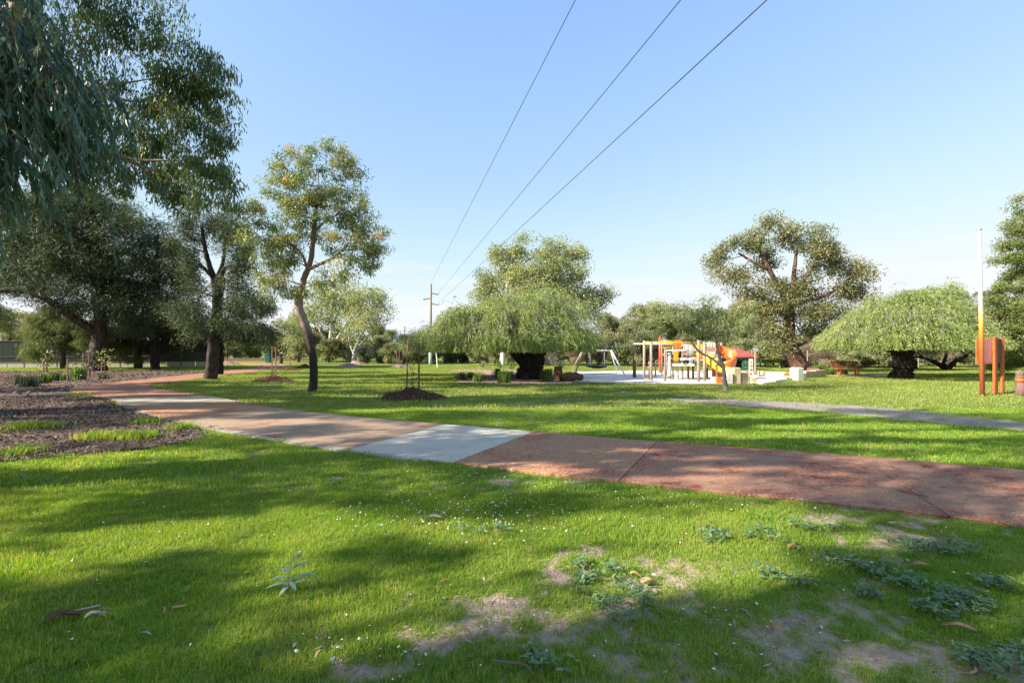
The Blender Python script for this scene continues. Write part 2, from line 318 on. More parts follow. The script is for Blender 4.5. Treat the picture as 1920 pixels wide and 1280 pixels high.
M['wire'] = surf('wire', (0.06, 0.065, 0.075), [], .6)
M['pole_wood'] = surf('pole_wood', (0.216, 0.196, 0.176), [(7, 6, (0.144, 0.126, 0.109), .5, .65)], .9, .4, 20, stretch=(1, 1, .1))
M['pole_green'] = surf('pole_green', (0.42, 0.52, 0.44), [], .6)
M['rust'] = surf('rust', (0.42, 0.115, 0.032), [(2.5, 6, (0.34, 0.085, 0.026), .5, .66), (12, 5, (0.48, 0.16, 0.05), .58, .7)], .6, .2, 40)
M['sign_frame'] = surf('sign_frame', (0.45, 0.15, 0.045), [(3, 5, (0.38, 0.11, 0.034), .5, .66)], .6)
M['sign_face'] = surf('sign_face', (0.30, 0.105, 0.10), [(3, 5, (0.36, 0.14, 0.135), .45, .65), (14, 6, (0.23, 0.085, 0.085), .58, .7)], .5, stretch=(3, 3, .3))
M['sign_dark'] = surf('sign_dark', (0.14, 0.055, 0.035), [(3, 5, (0.10, 0.04, 0.03), .5, .66)], .7)
M['bollard'] = surf('bollard', (0.19, 0.115, 0.085), [(8, 6, (0.11, 0.07, 0.055), .48, .64)], .85, .5, 30, stretch=(1, 1, .2))
M['fence_metal'] = surf('fence_metal', (0.112, 0.112, 0.101), [(2, 4, (0.133, 0.133, 0.119), .5, .7)], .55, spec=.4)
M['plinth'] = surf('plinth', (0.60, 0.54, 0.43), [(3, 6, (0.48, 0.42, 0.33), .5, .7)], .9, .3, 20)
M['bench'] = surf('bench', (0.22, 0.08, 0.056), [(8, 5, (0.16, 0.06, 0.043), .5, .65)], .7, stretch=(.2, 1, 1))
M['bin_green'] = surf('bin_green', (0.025, 0.11, 0.09), [], .5)
M['log'] = surf('log', (0.15, 0.08, 0.055), [(5, 7, (0.08, 0.045, 0.035), .48, .62)], .95, .9, 18, .1)
M['hills'] = surf('hills', (0.15, 0.19, 0.24), [(.01, 5, (0.12, 0.155, 0.19), .45, .6)], 1.0, spec=0)  # blue of the distant air haze is painted into the base colour
def pole_ombre():
    m, nt, b = new_mat('pole_ombre'); N, L = nt.nodes, nt.links
    g = N.new('ShaderNodeNewGeometry'); s = N.new('ShaderNodeSeparateXYZ'); L.new(g.outputs['Position'], s.inputs['Vector'])
    r = N.new('ShaderNodeMapRange'); r.inputs['From Max'].default_value = 5.9; L.new(s.outputs['Z'], r.inputs['Value'])
    c = N.new('ShaderNodeValToRGB'); e = c.color_ramp.elements
    st = [(0, (0.40, 0.085, 0.05)), (.27, (0.46, 0.13, 0.045)), (.38, (0.66, 0.25, 0.03)), (.45, (0.78, 0.44, 0.10)), (.52, (0.42, 0.36, 0.30)), (1, (0.33, 0.35, 0.37))]
    while len(e) < len(st): e.new(.5)
    for i, (p_, k) in enumerate(st): e[i].position = p_; e[i].color = col4(k)
    L.new(r.outputs['Result'], c.inputs['Fac']); L.new(c.outputs['Color'], b.inputs['Base Color']); b.inputs['Roughness'].default_value = .4
    return m
M['pole_ombre'] = pole_ombre()
def bark_charred(name, z0, z1):
    m = surf(name, (0.21, 0.14, 0.10), [(1.6, 6, (0.31, 0.235, 0.18), .5, .6), (5, 7, (0.16, 0.10, 0.075), .55, .68)], .75, .6, 16, .2, stretch=(1, 1, .35)); nt = m.node_tree; N, L = nt.nodes, nt.links; b = N['Principled BSDF']
    src = b.inputs['Base Color'].links[0].from_socket; g = N.new('ShaderNodeNewGeometry'); s = N.new('ShaderNodeSeparateXYZ'); L.new(g.outputs['Position'], s.inputs['Vector'])
    n = N.new('ShaderNodeTexNoise'); n.inputs['Scale'].default_value = 3.5; n.inputs['Detail'].default_value = 6; L.new(g.outputs['Position'], n.inputs['Vector'])
    ad = N.new('ShaderNodeMath'); ad.operation = 'MULTIPLY_ADD'; L.new(n.outputs['Fac'], ad.inputs[0]); ad.inputs[1].default_value = 2.2; L.new(s.outputs['Z'], ad.inputs[2])
    r = N.new('ShaderNodeMapRange'); r.interpolation_type = 'SMOOTHSTEP'; r.inputs['From Min'].default_value = z0 + 1.1; r.inputs['From Max'].default_value = z1 + 1.1; L.new(ad.outputs['Value'], r.inputs['Value'])
    x = N.new('ShaderNodeMix'); x.data_type = 'RGBA'; x.inputs['A'].default_value = (0.035, 0.028, 0.024, 1); L.new(src, x.inputs['B']); L.new(r.outputs['Result'], x.inputs['Factor']); L.new(x.outputs['Result'], b.inputs['Base Color']); return m
M['bark_charred'] = bark_charred('bark_charred', 1.5, 3.1)

# ------------------------------------------------------------------ ground layout functions
# matched points down both sides of the footpath, near to far (photo pixels on the ground)
PAIRS = [((2420, 1075), (2350, 922)), ((1780, 972), (1605, 857)), ((1160, 905), (1232, 830)), ((850, 870), (1003, 811)), ((655, 845), (835, 797)),
         ((493, 820), (672, 783)), ((330, 789), (520, 766)), ((232, 761), (444, 753)), ((202, 748), (400, 744))]
WPAIRS = [(G(*a), G(*b)) for a, b in PAIRS]
for cpt, dirv in (((-16.4, 19.6), (-.55, .83)), ((-17.6, 22.6), (-.3, .95)), ((-18.5, 27.0), (-.16, .98)), ((-19.2, 31.5), (-.15, .98)), ((-20.0, 36.5), (-.18, .98)), ((-21.3, 42), (-.3, .95)),
                  ((-23.9, 48), (-.62, .78)), ((-29, 53.5), (-.8, .6)), ((-36, 57.5), (-.88, .47))):
    dv = np.array(dirv) / np.hypot(*dirv); nrm = np.array([-dv[1], dv[0]]); c_ = np.array(cpt)
    WPAIRS.append((np.append(c_ + nrm * 1.25, 0), np.append(c_ - nrm * 1.25, 0)))
LEFT_E = np.array([a for a, b in WPAIRS])[:, :2]; RIGHT_E = np.array([b for a, b in WPAIRS])[:, :2]
NPS = 10
LE = spline(np.c_[LEFT_E, np.zeros(len(LEFT_E))], (len(LEFT_E) - 1) * NPS + 1)[:, :2]
RE = spline(np.c_[RIGHT_E, np.zeros(len(RIGHT_E))], (len(RIGHT_E) - 1) * NPS + 1)[:, :2]
PATH_POLY = np.vstack([LE, RE[::-1]])
def in_poly(x, y, poly):
    inside = np.zeros(x.shape, bool); n = len(poly); j = n - 1
    for i in range(n):
        xi, yi = poly[i]; xj, yj = poly[j]
        c = ((yi > y) != (yj > y)) & (x < (xj - xi) * (y - yi) / (yj - yi + 1e-12) + xi); inside ^= c; j = i
    return inside
def gpoly(pts): return np.array([G(*p)[:2] for p in pts])
# mulch bed beside the path (its edge with the lawn, then the path side)
MULCH = np.vstack([gpoly([(-420, 900), (-150, 884), (0, 868), (130, 853), (270, 842), (385, 822), (378, 808), (300, 783), (238, 766), (203, 749)]),
                   LE[8 * NPS:13 * NPS][::3], np.array([(-21.5, 34), (-25, 36.2), (-31, 36.2), (-36, 35), (-44, 33), (-40, 16), (-20, 10)])])
SAND = np.array([G(*p)[:2] for p in [(1085, 716), (1180, 719), (1300, 720.5), (1370, 720), (1424, 719), (1470, 713), (1541, 706)]] + [(19.5, 33.5), (15, 35.5), (9, 36.0), (4.5, 34), (3.2, 30.5)])
TREE_BED = np.array([G(*p)[:2] for p in [(842, 712), (860, 717), (930, 721), (1000, 721.5), (1060, 720), (1098, 716)]] + [(4.0, 27.6), (3.8, 32), (0, 37), (-4, 38.2), (-5.2, 37), (-2, 33), (-2.2, 27.5)])
TRACK = gpoly([(1250, 747), (1300, 746), (1420, 751), (1560, 757), (1720, 770), (1860, 785), (2100, 812), (2100, 838), (1900, 806), (1800, 798), (1640, 782), (1500, 769), (1380, 760), (1270, 752)])
BENCH_PAD = np.array([(19.3, 27.2), (24.5, 27.6), (24.2, 30.6), (19.0, 32.2)])
def ragged(poly, amp, step, seed=0):
    out = []; r = np.random.default_rng(seed)
    for i in range(len(poly)):
        a, b = poly[i], poly[(i + 1) % len(poly)]; n = max(1, int(np.linalg.norm(b - a) / step))
        for k in range(n):
            p = a + (b - a) * k / n; out.append(p + r.normal(0, amp, 2))
    return np.array(out)
def ground_px(x, y):
    d = np.maximum(y, 0.2); return 960 + F * x / d, YH + F * EYE / d
BARE = [(1520, 1195, 330, 95, 1.0), (1260, 1085, 120, 55, .8), (1010, 1165, 200, 70, .85), (1700, 1005, 170, 45, .8), (1290, 1250, 260, 60, .8), (1840, 1250, 180, 60, .9), (860, 1195, 120, 45, .7),
        (1120, 1035, 60, 16, .9), (1590, 970, 120, 20, .8), (1480, 1030, 110, 28, .6), (700, 1255, 90, 30, .75), (330, 1040, 80, 22, .4), (1000, 905, 120, 10, .5), (1000, 780, 160, 16, .5), (1650, 1110, 160, 40, .6), (1800, 1150, 150, 45, .6),
        (510, 728, 70, 6, .8), (1150, 752, 200, 7, .5), (1040, 1090, 90, 30, .6), (620, 1190, 60, 26, .5)]
def bare_amount(x, y):
    px, py = ground_px(x, y); s = np.zeros(np.shape(x))
    for cx, cy, rx, ry, w in BARE: s = np.maximum(s, w * np.exp(-((px - cx) / rx) ** 2 - ((py - cy) / ry) ** 2))
    n = .35 * fnoise(x, y, 0.45) + .38 * vnoise(x, y, .15) + .27 * vnoise(x, y, .06)
    return smooth(s + (n - 0.5) * 2.6, 0.40, .92)
# sun flecks the photograph shows on the ground: gaps in the crowns along the way to the sun
LIT = [(60, 1052, 190, 34), (240, 1035, 120, 24), (470, 985, 190, 20), (640, 962, 120, 16), (255, 1128, 80, 20), (130, 868, 150, 8), (330, 850, 110, 7), (520, 862, 160, 8),
       (760, 990, 170, 20), (960, 1010, 190, 16), (1170, 985, 180, 26), (1320, 1000, 150, 34), (1450, 970, 130, 30), (1400, 1050, 150, 22), (1580, 975, 90, 12), (1240, 1050, 130, 16),
       (985, 872, 100, 7), (1060, 884, 110, 6), (1010, 852, 60, 3), (1180, 846, 90, 5), (1420, 880, 110, 6), (1300, 900, 120, 5), (1330, 860, 100, 4), (1560, 890, 60, 4),
       (1250, 808, 200, 7), (1420, 815, 220, 7), (1600, 800, 200, 7), (1780, 815, 160, 8), (1120, 800, 120, 4), (1480, 780, 180, 5), (1800, 860, 120, 6), (1680, 835, 140, 5),
       (700, 770, 70, 4), (560, 790, 60, 4), (900, 766, 160, 4), (1150, 765, 180, 4), (420, 752, 180, 3), (330, 771, 100, 2), (300, 739, 80, 1.2), (60, 747, 100, 1.2), (70, 790, 60, 3),
       (900, 742, 130, 3.5), (1080, 738, 200, 4), (1230, 752, 120, 3), (700, 742, 110, 2.4), (640, 722, 240, 2.6), (900, 726, 160, 2), (830, 716, 200, 1.6), (560, 706, 240, 1.4), (600, 698, 200, 1.4),
       (1700, 748, 330, 22), (1500, 735, 260, 9), (1850, 770, 120, 6), (1350, 722, 400, 5), (1250, 735, 80, 3), (90, 701, 150, 1.6), (380, 689, 110, 5), (420, 700.5, 100, 1), (700, 688, 400, 5), (1300, 708, 380, 12), (1500, 725, 260, 14), (740, 1245, 150, 45), (380, 1008, 330, 24), (120, 1075, 150, 20), (820, 985, 200, 18), (1390, 1000, 170, 38), (1080, 1048, 200, 22), (1330, 1088, 150, 24), (1600, 1008, 120, 14), (640, 1062, 60, 12)]
def lit_amount(x, y):
    px, py = ground_px(x, y); s = np.zeros(np.shape(x))
    w = (vnoise(x, y, .7) - .5) * 0.7
    for cx, cy, rx, ry in LIT: s = np.maximum(s, 1.22 - ((px - cx) / rx) ** 2 - ((py - cy) / ry) ** 2)
    return np.where(y > .5, smooth(s + w, 0.0, .45), 0)
def carve(Pt, rng, strength=1.0):
    """keep mask: leaves whose shadow would land on a lit fleck are thinned"""
    t = Pt[:, 2] / SUN[2]; gx, gy = Pt[:, 0] - SUN[0] * t, Pt[:, 1] - SUN[1] * t
    return rng.random(len(Pt)) > strength * lit_amount(gx, gy)

# ------------------------------------------------------------------ ground, path, beds
def axis(lo, hi, fine_lo, fine_hi, step, far):
    a = list(np.arange(fine_lo, fine_hi, step)); s, v = step, fine_hi
    while v < far: a.append(v); s *= 1.25; v += s
    a.append(far); s, v = step, fine_lo - step
    b = []
    while v > -far: b.append(v); s *= 1.25; v -= s
    b.append(-far); return np.array(b[::-1] + a)
def soil_mat():
    m, nt, b = new_mat('lawn_ground'); N, L = nt.nodes, nt.links
    pos = N.new('ShaderNodeNewGeometry').outputs['Position']
    def noise(sc, det, lo, hi_):
        n = N.new('ShaderNodeTexNoise'); n.inputs['Scale'].default_value = sc; n.inputs['Detail'].default_value = det; n.inputs['Roughness'].default_value = .65; L.new(pos, n.inputs['Vector'])
        r = N.new('ShaderNodeMapRange'); r.interpolation_type = 'SMOOTHSTEP'; r.inputs['From Min'].default_value = lo; r.inputs['From Max'].default_value = hi_
        L.new(n.outputs['Fac'], r.inputs['Value']); return r.outputs['Result']
    def mixc(f, a, c):
        x = N.new('ShaderNodeMix'); x.data_type = 'RGBA'; L.new(f, x.inputs['Factor'])
        for k, v in (('A', a), ('B', c)):
            if isinstance(v, tuple): x.inputs[k].default_value = col4(v)
            else: L.new(v, x.inputs[k])
        return x.outputs['Result']
    g = mixc(noise(.35, 6, .42, .6), (0.16, 0.22, 0.04), (0.23, 0.25, 0.065))
    g = mixc(noise(5, 6, .45, .65), g, (0.085, 0.135, 0.02))
    g = mixc(noise(40, 4, .5, .7), g, (0.19, 0.215, 0.06))
    g = mixc(noise(1.1, 7, .6, .72), g, (0.235, 0.205, 0.095))
    s = mixc(noise(14, 7, .45, .65), (0.39, 0.285, 0.20), (0.26, 0.19, 0.13))
    s = mixc(noise(70, 4, .52, .68), s, (0.48, 0.39, 0.31))
    s = mixc(noise(6, 6, .56, .68), s, (0.16, 0.15, 0.06))
    at = N.new('ShaderNodeAttribute'); at.attribute_name = 'soil'
    L.new(mixc(at.outputs['Fac'], g, s), b.inputs['Base Color']); b.inputs['Roughness'].default_value = .95; b.inputs['Specular IOR Level'].default_value = .1
    n = N.new('ShaderNodeTexNoise'); n.inputs['Scale'].default_value = 45; n.inputs['Detail'].default_value = 7; L.new(pos, n.inputs['Vector'])
    bp = N.new('ShaderNodeBump'); bp.inputs['Strength'].default_value = .8; bp.inputs['Distance'].default_value = .03
    L.new(n.outputs['Fac'], bp.inputs['Height']); L.new(bp.outputs['Normal'], b.inputs['Normal'])
    return m
xs, ys = axis(0, 0, -4.6, 5.0, .045, 900), axis(0, 0, 1.6, 6.4, .045, 900)
XX, YY = np.meshgrid(xs, ys, indexing='ij'); nx, ny = XX.shape
near = np.exp(-((XX / 9) ** 2 + ((YY - 4) / 9) ** 2))
ZZ = (fnoise(XX, YY, .9) - .5) * .035 * near - .01
idx = np.arange(nx * ny).reshape(nx, ny)
me = np_mesh('ground', np.stack([XX, YY, ZZ], -1).reshape(-1, 3), [np.stack([idx[:-1, :-1], idx[1:, :-1], idx[1:, 1:], idx[:-1, 1:]], -1).reshape(-1, 4)], smooth_shade=True)
a = me.attributes.new('soil', 'FLOAT', 'POINT'); a.data.foreach_set('value', np.where((YY > .8) & (YY < 60), bare_amount(XX, YY), 0).astype(np.float32).ravel())
ground = link('lawn', me, soil_mat()); tag(ground, 'green park lawn with bare sandy patches', None, None, 'structure')

def sheet(name, poly, z, mat, label, amp=.08, step=.45, seed=1):
    pl = ragged(poly, amp, step, seed); mb = MB(); n = len(pl)
    mb.add([(p[0], p[1], z) for p in pl] + [(p[0], p[1], -.05) for p in pl], [tuple(range(n)) if np.sum(np.cross(pl, np.roll(pl, -1, 0))) > 0 else tuple(range(n - 1, -1, -1))])
    o = mb.build(name, mat); return tag(o, label, None, None, 'structure')
sheet('mulch_bed', MULCH, .012, M['mulch'], 'dark bark mulch bed beside the red path', .1, .5)
sheet('tree_bed', TREE_BED, .014, M['mulch_pale'], 'pale bark mulch bed under the wide weeping tree', .1, .6)
sheet('dirt_track', TRACK, .008, M['track'], 'bare grey dirt track crossing the lawn', .13, .35)
sheet('playground_sand', SAND, .02, M['sand'], 'white sand floor of the playground', .06, .6)
sheet('bench_pad', BENCH_PAD, .010, M['mulch_pale'], 'bare brown earth in front of the park bench', .15, .6)

path = thing('footpath', 'red and tan concrete footpath curving across the lawn', None, (0, 0, 0)); path['kind'] = 'structure'
SLAB_MATS = ['path_red', 'path_red', 'path_worn', 'concrete', 'path_tan', 'path_tan', 'path_worn', 'concrete_cream'] + ['path_red'] * 9
SLAB_LABELS = {3: 'pale grey unpainted concrete slab', 7: 'pale cream concrete slab with sun streaks'}
for s_ in range(len(WPAIRS) - 1):
    l, r_ = LE[s_ * NPS:(s_ + 1) * NPS + 1].copy(), RE[s_ * NPS:(s_ + 1) * NPS + 1].copy()
    gap = .007 if s_ < 8 else .004
    for e_ in (l, r_):
        d0 = unit(e_[1] - e_[0]); d1 = unit(e_[-1] - e_[-2]); e_[0] += d0 * gap; e_[-1] -= d1 * gap
    rows = np.linspace(0, 1, 5); top = [];
    for t in rows: top.append(l * (1 - t) + r_ * t)
    V = []; n = len(l)
    prof = [(0, -.06), (0, .022), (.012, .03)]
    lines = [(l, -.06), (l, .020)] + [(l * (1 - t) + r_ * t, .030) for t in (.008, .25, .5, .75, .992)] + [(r_, .020), (r_, -.06)]
    mb = MB()
    for k, (ln, z) in enumerate(lines): V += [(p[0], p[1], z) for p in ln]
    Fs = [(k * n + i, k * n + i + 1, (k + 1) * n + i + 1, (k + 1) * n + i) for k in range(len(lines) - 1) for i in range(n - 1)]
    Fs += [tuple(k * n for k in range(len(lines))), tuple(k * n + n - 1 for k in range(len(lines) - 1, -1, -1))]
    mb.add(V, Fs); mb.build('slab', M[SLAB_MATS[s_]], path, label=SLAB_LABELS.get(s_))
# thin concrete edge strip along the lawn side of the bend
ed = LE[3 * NPS + 2:7 * NPS]; tn = unit(np.gradient(ed, axis=0)); nr = np.stack([-tn[:, 1], tn[:, 0]], 1)
nr = np.where((nr @ np.array([0, -1.0]))[:, None] < 0, -nr, nr)
mb = MB(); n = len(ed)
V = [(*(p), -.05) for p in ed + nr * .004] + [(*(p), .018) for p in ed + nr * .004] + [(*(p), .016) for p in ed + nr * .085] + [(*(p), -.05) for p in ed + nr * .09]
mb.add(V, [(k * n + i, k * n + i + 1, (k + 1) * n + i + 1, (k + 1) * n + i) for k in range(3) for i in range(n - 1)]); mb.build('path_edging', M['edge'], path)

# far hills beyond the scrub
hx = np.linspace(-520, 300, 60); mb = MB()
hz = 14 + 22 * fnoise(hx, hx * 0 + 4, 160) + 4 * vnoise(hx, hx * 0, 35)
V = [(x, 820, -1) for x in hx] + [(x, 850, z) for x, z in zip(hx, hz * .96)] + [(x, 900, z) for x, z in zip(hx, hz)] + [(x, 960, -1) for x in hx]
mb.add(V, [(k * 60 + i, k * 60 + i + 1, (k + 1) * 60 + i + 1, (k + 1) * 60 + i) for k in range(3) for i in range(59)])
tag(mb.build('hills', M['hills'], None, True), 'low hills far beyond the park, coloured with haze blue', None, None, 'structure')

# ------------------------------------------------------------------ foliage makers
def leaf_arrays(p, d, L, W, rng, curl=0.0, tone=None, rich=False, side=None):
    """rhombic leaf (2 tris) or curved sickle leaf (rich) per point"""
    n = len(p); L = np.broadcast_to(L, (n,))[:, None]; W = np.broadcast_to(W, (n,))[:, None]
    if side is None: side = rng.normal(0, 1, (n, 3))
    w = unit(np.cross(d, side)); nn = np.cross(w, d)
    if not rich:
        V = np.stack([p, p + d * L * .45 + w * W * .5, p + d * L + nn * L * curl, p + d * L * .45 - w * W * .5], 1)
        b = np.arange(n)[:, None] * 4
        Fc = np.concatenate([b + np.array([[0, 1, 2, 3]])]); k = 4
    else:
        bend = (rng.random((n, 1)) - .5) * .35
        c1, c2, tip = p + d * L * .3 + w * L * bend * .25, p + d * L * .65 + w * L * bend * .7, p + d * L + w * L * bend * 1.3 + nn * L * .1
        V = np.stack([p, c1 + w * W * .5, c2 + w * W * .42, tip, c2 - w * W * .42, c1 - w * W * .5], 1)
        b = np.arange(n)[:, None] * 6; k = 6
        return V.reshape(-1, 3), [np.concatenate([b + np.array([[0, 1, 5]])]), np.concatenate([b + np.array([[1, 2, 4, 5]])]), np.concatenate([b + np.array([[2, 3, 4]])])], np.repeat(tone if tone is not None else rng.random(n), 6)
    return V.reshape(-1, 3), [Fc], np.repeat(tone if tone is not None else rng.random(n), k)
def ellipsoid_pts(n, rng, lo=.25):
    v = unit(rng.normal(0, 1, (n, 3))); return v * (lo + (1 - lo) * rng.random((n, 1))) ** (1 / 2.0)
def wbranch(a, b, rng, n=7, sag=.12, wob=.06):
    a, b = np.array(a), np.array(b); L = np.linalg.norm(b - a)
    mid = (a + b) / 2 + np.array([0, 0, -sag * L]) + rng.normal(0, wob * L, 3)
    return spline([a, mid, b], n)
def make_twigs(segs, parent, mat):
    """many thin three-sided twigs in one mesh; segs: list of (path, r0, r1)"""
    V, Q = [], []; n0 = 0
    for pth, r0, r1 in segs:
        m = len(pth); v, f = tube_geo(pth, np.linspace(r0, r1, m), 3, False); V.append(np.array(v)); Q.append(np.array(f) + n0); n0 += len(v)
    if not V: return None
    me = np_mesh('twigs', np.vstack(V) - wloc(parent), [np.vstack(Q)]); o = link('twigs', me, mat, parent); o['kind'] = 'stuff'; return o
def make_tree(name, label, cat, base, trunk, blobs, leaf, bark, mats, k=9.0, shrink=.86, per=26, cover=3.4, rc=.42, L=.16, W=.045, droop=.5, group=None, seed=0,
              limb_r=.07, carve_it=0.0, twig_mat=None, rough=.12, tip_tone=0.0, tone_bias=0.0, extra_limbs=(), nlimbs=None, flat=.7, gnarl_sides=10, rmin=None, lo=.25, twigs=True, trim=None):
    """trunk: list of (point, radius); blobs: list of (centre, radii); clusters ~ k per square metre of blob outline"""
    rng = np.random.default_rng(seed + 100); root = thing(name, label, cat, base, group)
    tp = np.array([t[0] for t in trunk]); tr = np.array([t[1] for t in trunk]); n = max(10, 6 * len(tp))
    sp = spline(np.c_[tp, tr], n); v, f = tube_geo(sp[:, :3], np.maximum(sp[:, 3], .01), gnarl_sides, True, rough, seed)
    MB().add(v, f).build('trunk', mats[bark], root, True)
    V, Fs, Tn, n0 = [], [], [], 0; segs = []
    att = [sp]
    for pts, r0, r1 in extra_limbs:
        bp = spline(pts, 5 * len(pts)); rl = np.linspace(r0, r1, len(bp)); v, f = tube_geo(bp, rl, 7, True, .08, seed + 55); att.append(np.c_[bp, rl * 1.2])
        MB().add(v, f).build('limb', mats[bark] if twig_mat is None else mats[twig_mat], root, True)
    att = np.vstack([att[0][n // 4:]] + att[1:])
    order = sorted(range(len(blobs)), key=lambda i: -blobs[i][1][0])
    for i, (c, rad) in enumerate(blobs):
        c, rad = np.array(c, float), np.array(rad, float) * shrink
        # limb from the trunk
        hz_ = np.linalg.norm(att[:, :2] - c[:2], axis=1)
        q = att[int(np.argmin(np.linalg.norm(att[:, :3] - c, axis=1) + 1.6 * np.maximum(0, att[:, 2] - c[2] + .45 * hz_)))]
        if nlimbs is None or i in order[:nlimbs]:
            bp = wbranch(q[:3], c + np.array([0, 0, -.1]) * rad, rng, 9, .04, .09)
            r0 = min(q[3] * .5, limb_r * (.55 + np.linalg.norm(q[:3] - c) * .07))
            v, f = tube_geo(bp, np.linspace(r0, r0 * .22, len(bp)), 6, True, .06, seed + i)
            MB().add(v, f).build('limb', mats[bark] if twig_mat is None else mats[twig_mat], root, True)
        nc = max(4, int(k * .75 * rad[0] * rad[2] * math.pi))
        cc = c + ellipsoid_pts(nc, rng, lo) * rad
        if trim is not None: cc = cc[cc[:, 2] > trim + .05]
        nc = len(cc)
        if twigs:
            for j in range(0, nc, 2): segs.append((wbranch(c + (cc[j] - c) * .15, cc[j], rng, 4, .02, .08), limb_r * .22, limb_r * .05))
        npc = rng.poisson(max(cover * math.pi * rad[0] * rad[2] / (.5 * L * W) / max(nc, 1), 3), nc); ci = np.repeat(np.arange(nc), npc)
        out = unit(cc[ci] - c)
        p = cc[ci] + ellipsoid_pts(len(ci), rng, 0) * rc * 1.55 * np.array([1, 1, flat]) * rng.uniform(.65, 1.3, (nc, 1))[ci]
        d = unit(rng.normal(0, 1, (len(ci), 3)) * (1 - droop) + out * .35 * (1 - droop) + np.array([0, 0, -1.0]) * droop)
        keep = np.ones(len(p), bool)
        if carve_it: keep &= carve(p, rng, carve_it)
        if trim is not None: keep &= (p[:, 2] > trim)
        keep &= p[:, 2] > base[2] + .1
        ctone = rng.normal(.45 + tone_bias, .16, nc)[ci]
        rel = np.linalg.norm((p - c) / rad, axis=1)
        tone = np.clip(ctone + rng.normal(0, .16, len(p)) + tip_tone * (rel - .7) + tip_tone * .25 * (p[:, 2] - c[2]) / rad[2], 0, 1)
        p, d, tone = p[keep], d[keep], tone[keep]
        if len(p) == 0: continue
        v, fl, tn = leaf_arrays(p, d, L * rng.uniform(.7, 1.25, len(p)), W * rng.uniform(.75, 1.2, len(p)), rng, rng.normal(0, .12), tone)
        V.append(v); Fs.append(fl[0] + n0); Tn.append(tn); n0 += len(v)
    if twigs: make_twigs(segs, root, mats['twig'] if twig_mat is None else mats[twig_mat])
    me = np_mesh('crown', np.vstack(V) - np.array(base), [np.vstack(Fs)], np.concatenate(Tn)); link('crown', me, mats[leaf], root)
    return root
def pxblobs(lst, d, dd=.5, seed=0):
    """(px, py, rx, ry[, depth offset]) outlines at distance d -> world ellipsoids"""
    r = np.random.default_rng(seed); out = []
    for b in lst:
        rx, ry = b[2] * d / F, b[3] * d / F; off = b[4] if len(b) > 4 else r.uniform(-1, 1) * dd * rx
        out.append((P(b[0], b[1], d + off), (rx, rx * .95, ry)))
    return out
def px_trunk(lst, d): return [(P(a, b, d + (c[1] if len(c) > 1 else 0)), c[0] * d / F) for a, b, *c in lst]

# ------------------------------------------------------------------ trees that stand in the picture
T = dict(mats=M)
# orange-tipped gum with the crooked trunk
d = 18.0
make_tree('gum_tree', 'slender gum with crooked dark-footed trunk and orange-tipped leaves', 'tree', G(585, 735),
          px_trunk([(585, 737, 8), (588, 705, 6.8), (585, 660, 6.8), (573, 610, 7.4), (560, 580, 8), (563, 552, 6.4), (571, 520, 5.4), (582, 490, 4.4), (588, 440, 4.5), (592, 400, 3), (598, 350, 2)], d),
          pxblobs([(612, 300, 50, 34), (540, 318, 46, 36), (590, 350, 62, 34), (645, 330, 36, 36), (528, 355, 34, 26), (610, 395, 58, 36), (670, 400, 40, 40), (690, 455, 36, 40), (650, 455, 48, 38), (665, 500, 32, 26), (700, 480, 22, 22),
                   (480, 440, 50, 36), (463, 405, 36, 30), (520, 475, 46, 36), (500, 505, 42, 32), (548, 440, 40, 34), (545, 535, 32, 26), (610, 525, 30, 20), (565, 395, 40, 30), (520, 545, 24, 20)], d, .35, 1),
          'leaf_orange', 'bark_charred', shrink=1.02, k=13, cover=2.3, per=20, rc=.24, L=.145, W=.034, droop=.55, seed=1, limb_r=.05, tip_tone=.3, tone_bias=-.02,
          extra_limbs=[([P(577, 505, d), P(600, 495, d - .2), P(630, 480, d - .3), P(655, 455, d)], .075, .03), ([P(575, 500, d), P(565, 475, d), P(545, 460, d), P(500, 440, d)], .05, .02), ([P(586, 440, d), P(610, 415, d), P(650, 395, d)], .04, .015)], **T)
# tall tree with the thick double trunk near the bend of the path
d = 25.7
make_tree('dark_gum_tree', 'tall open-branched tree with thick grey trunk beside the path bend', 'tree', G(394, 711),
          px_trunk([(393, 713, 12), (396, 690, 10), (400, 640, 9), (405, 590, 8), (406, 545, 7.5), (400, 520, 5), (390, 490, 4.2), (382, 455, 3.4), (378, 420, 2.4)], d),
          pxblobs([(375, 415, 45, 26), (420, 425, 40, 30), (350, 455, 36, 26), (445, 470, 38, 24), (345, 500, 34, 26), (465, 505, 40, 26), (440, 545, 44, 28), (370, 545, 30, 22), (470, 575, 44, 34), (440, 610, 46, 34), (480, 620, 34, 28), (360, 590, 30, 28)], d, .5, 2),
          'leaf_casuarina', 'bark_dark', shrink=.95, cover=4, k=8.5, per=34, rc=.42, L=.22, W=.035, droop=.25, seed=2, limb_r=.09, carve_it=.6,
          extra_limbs=[([P(406, 545, d), P(420, 505, d), P(445, 500, d), P(480, 503, d)], .16, .05), ([P(404, 525, d), P(375, 497, d - .3), P(350, 490, d - .5)], .12, .04), ([P(405, 540, d), P(410, 515, d), P(418, 490, d), P(425, 440, d)], .16, .05)], **T)
d = 30.5
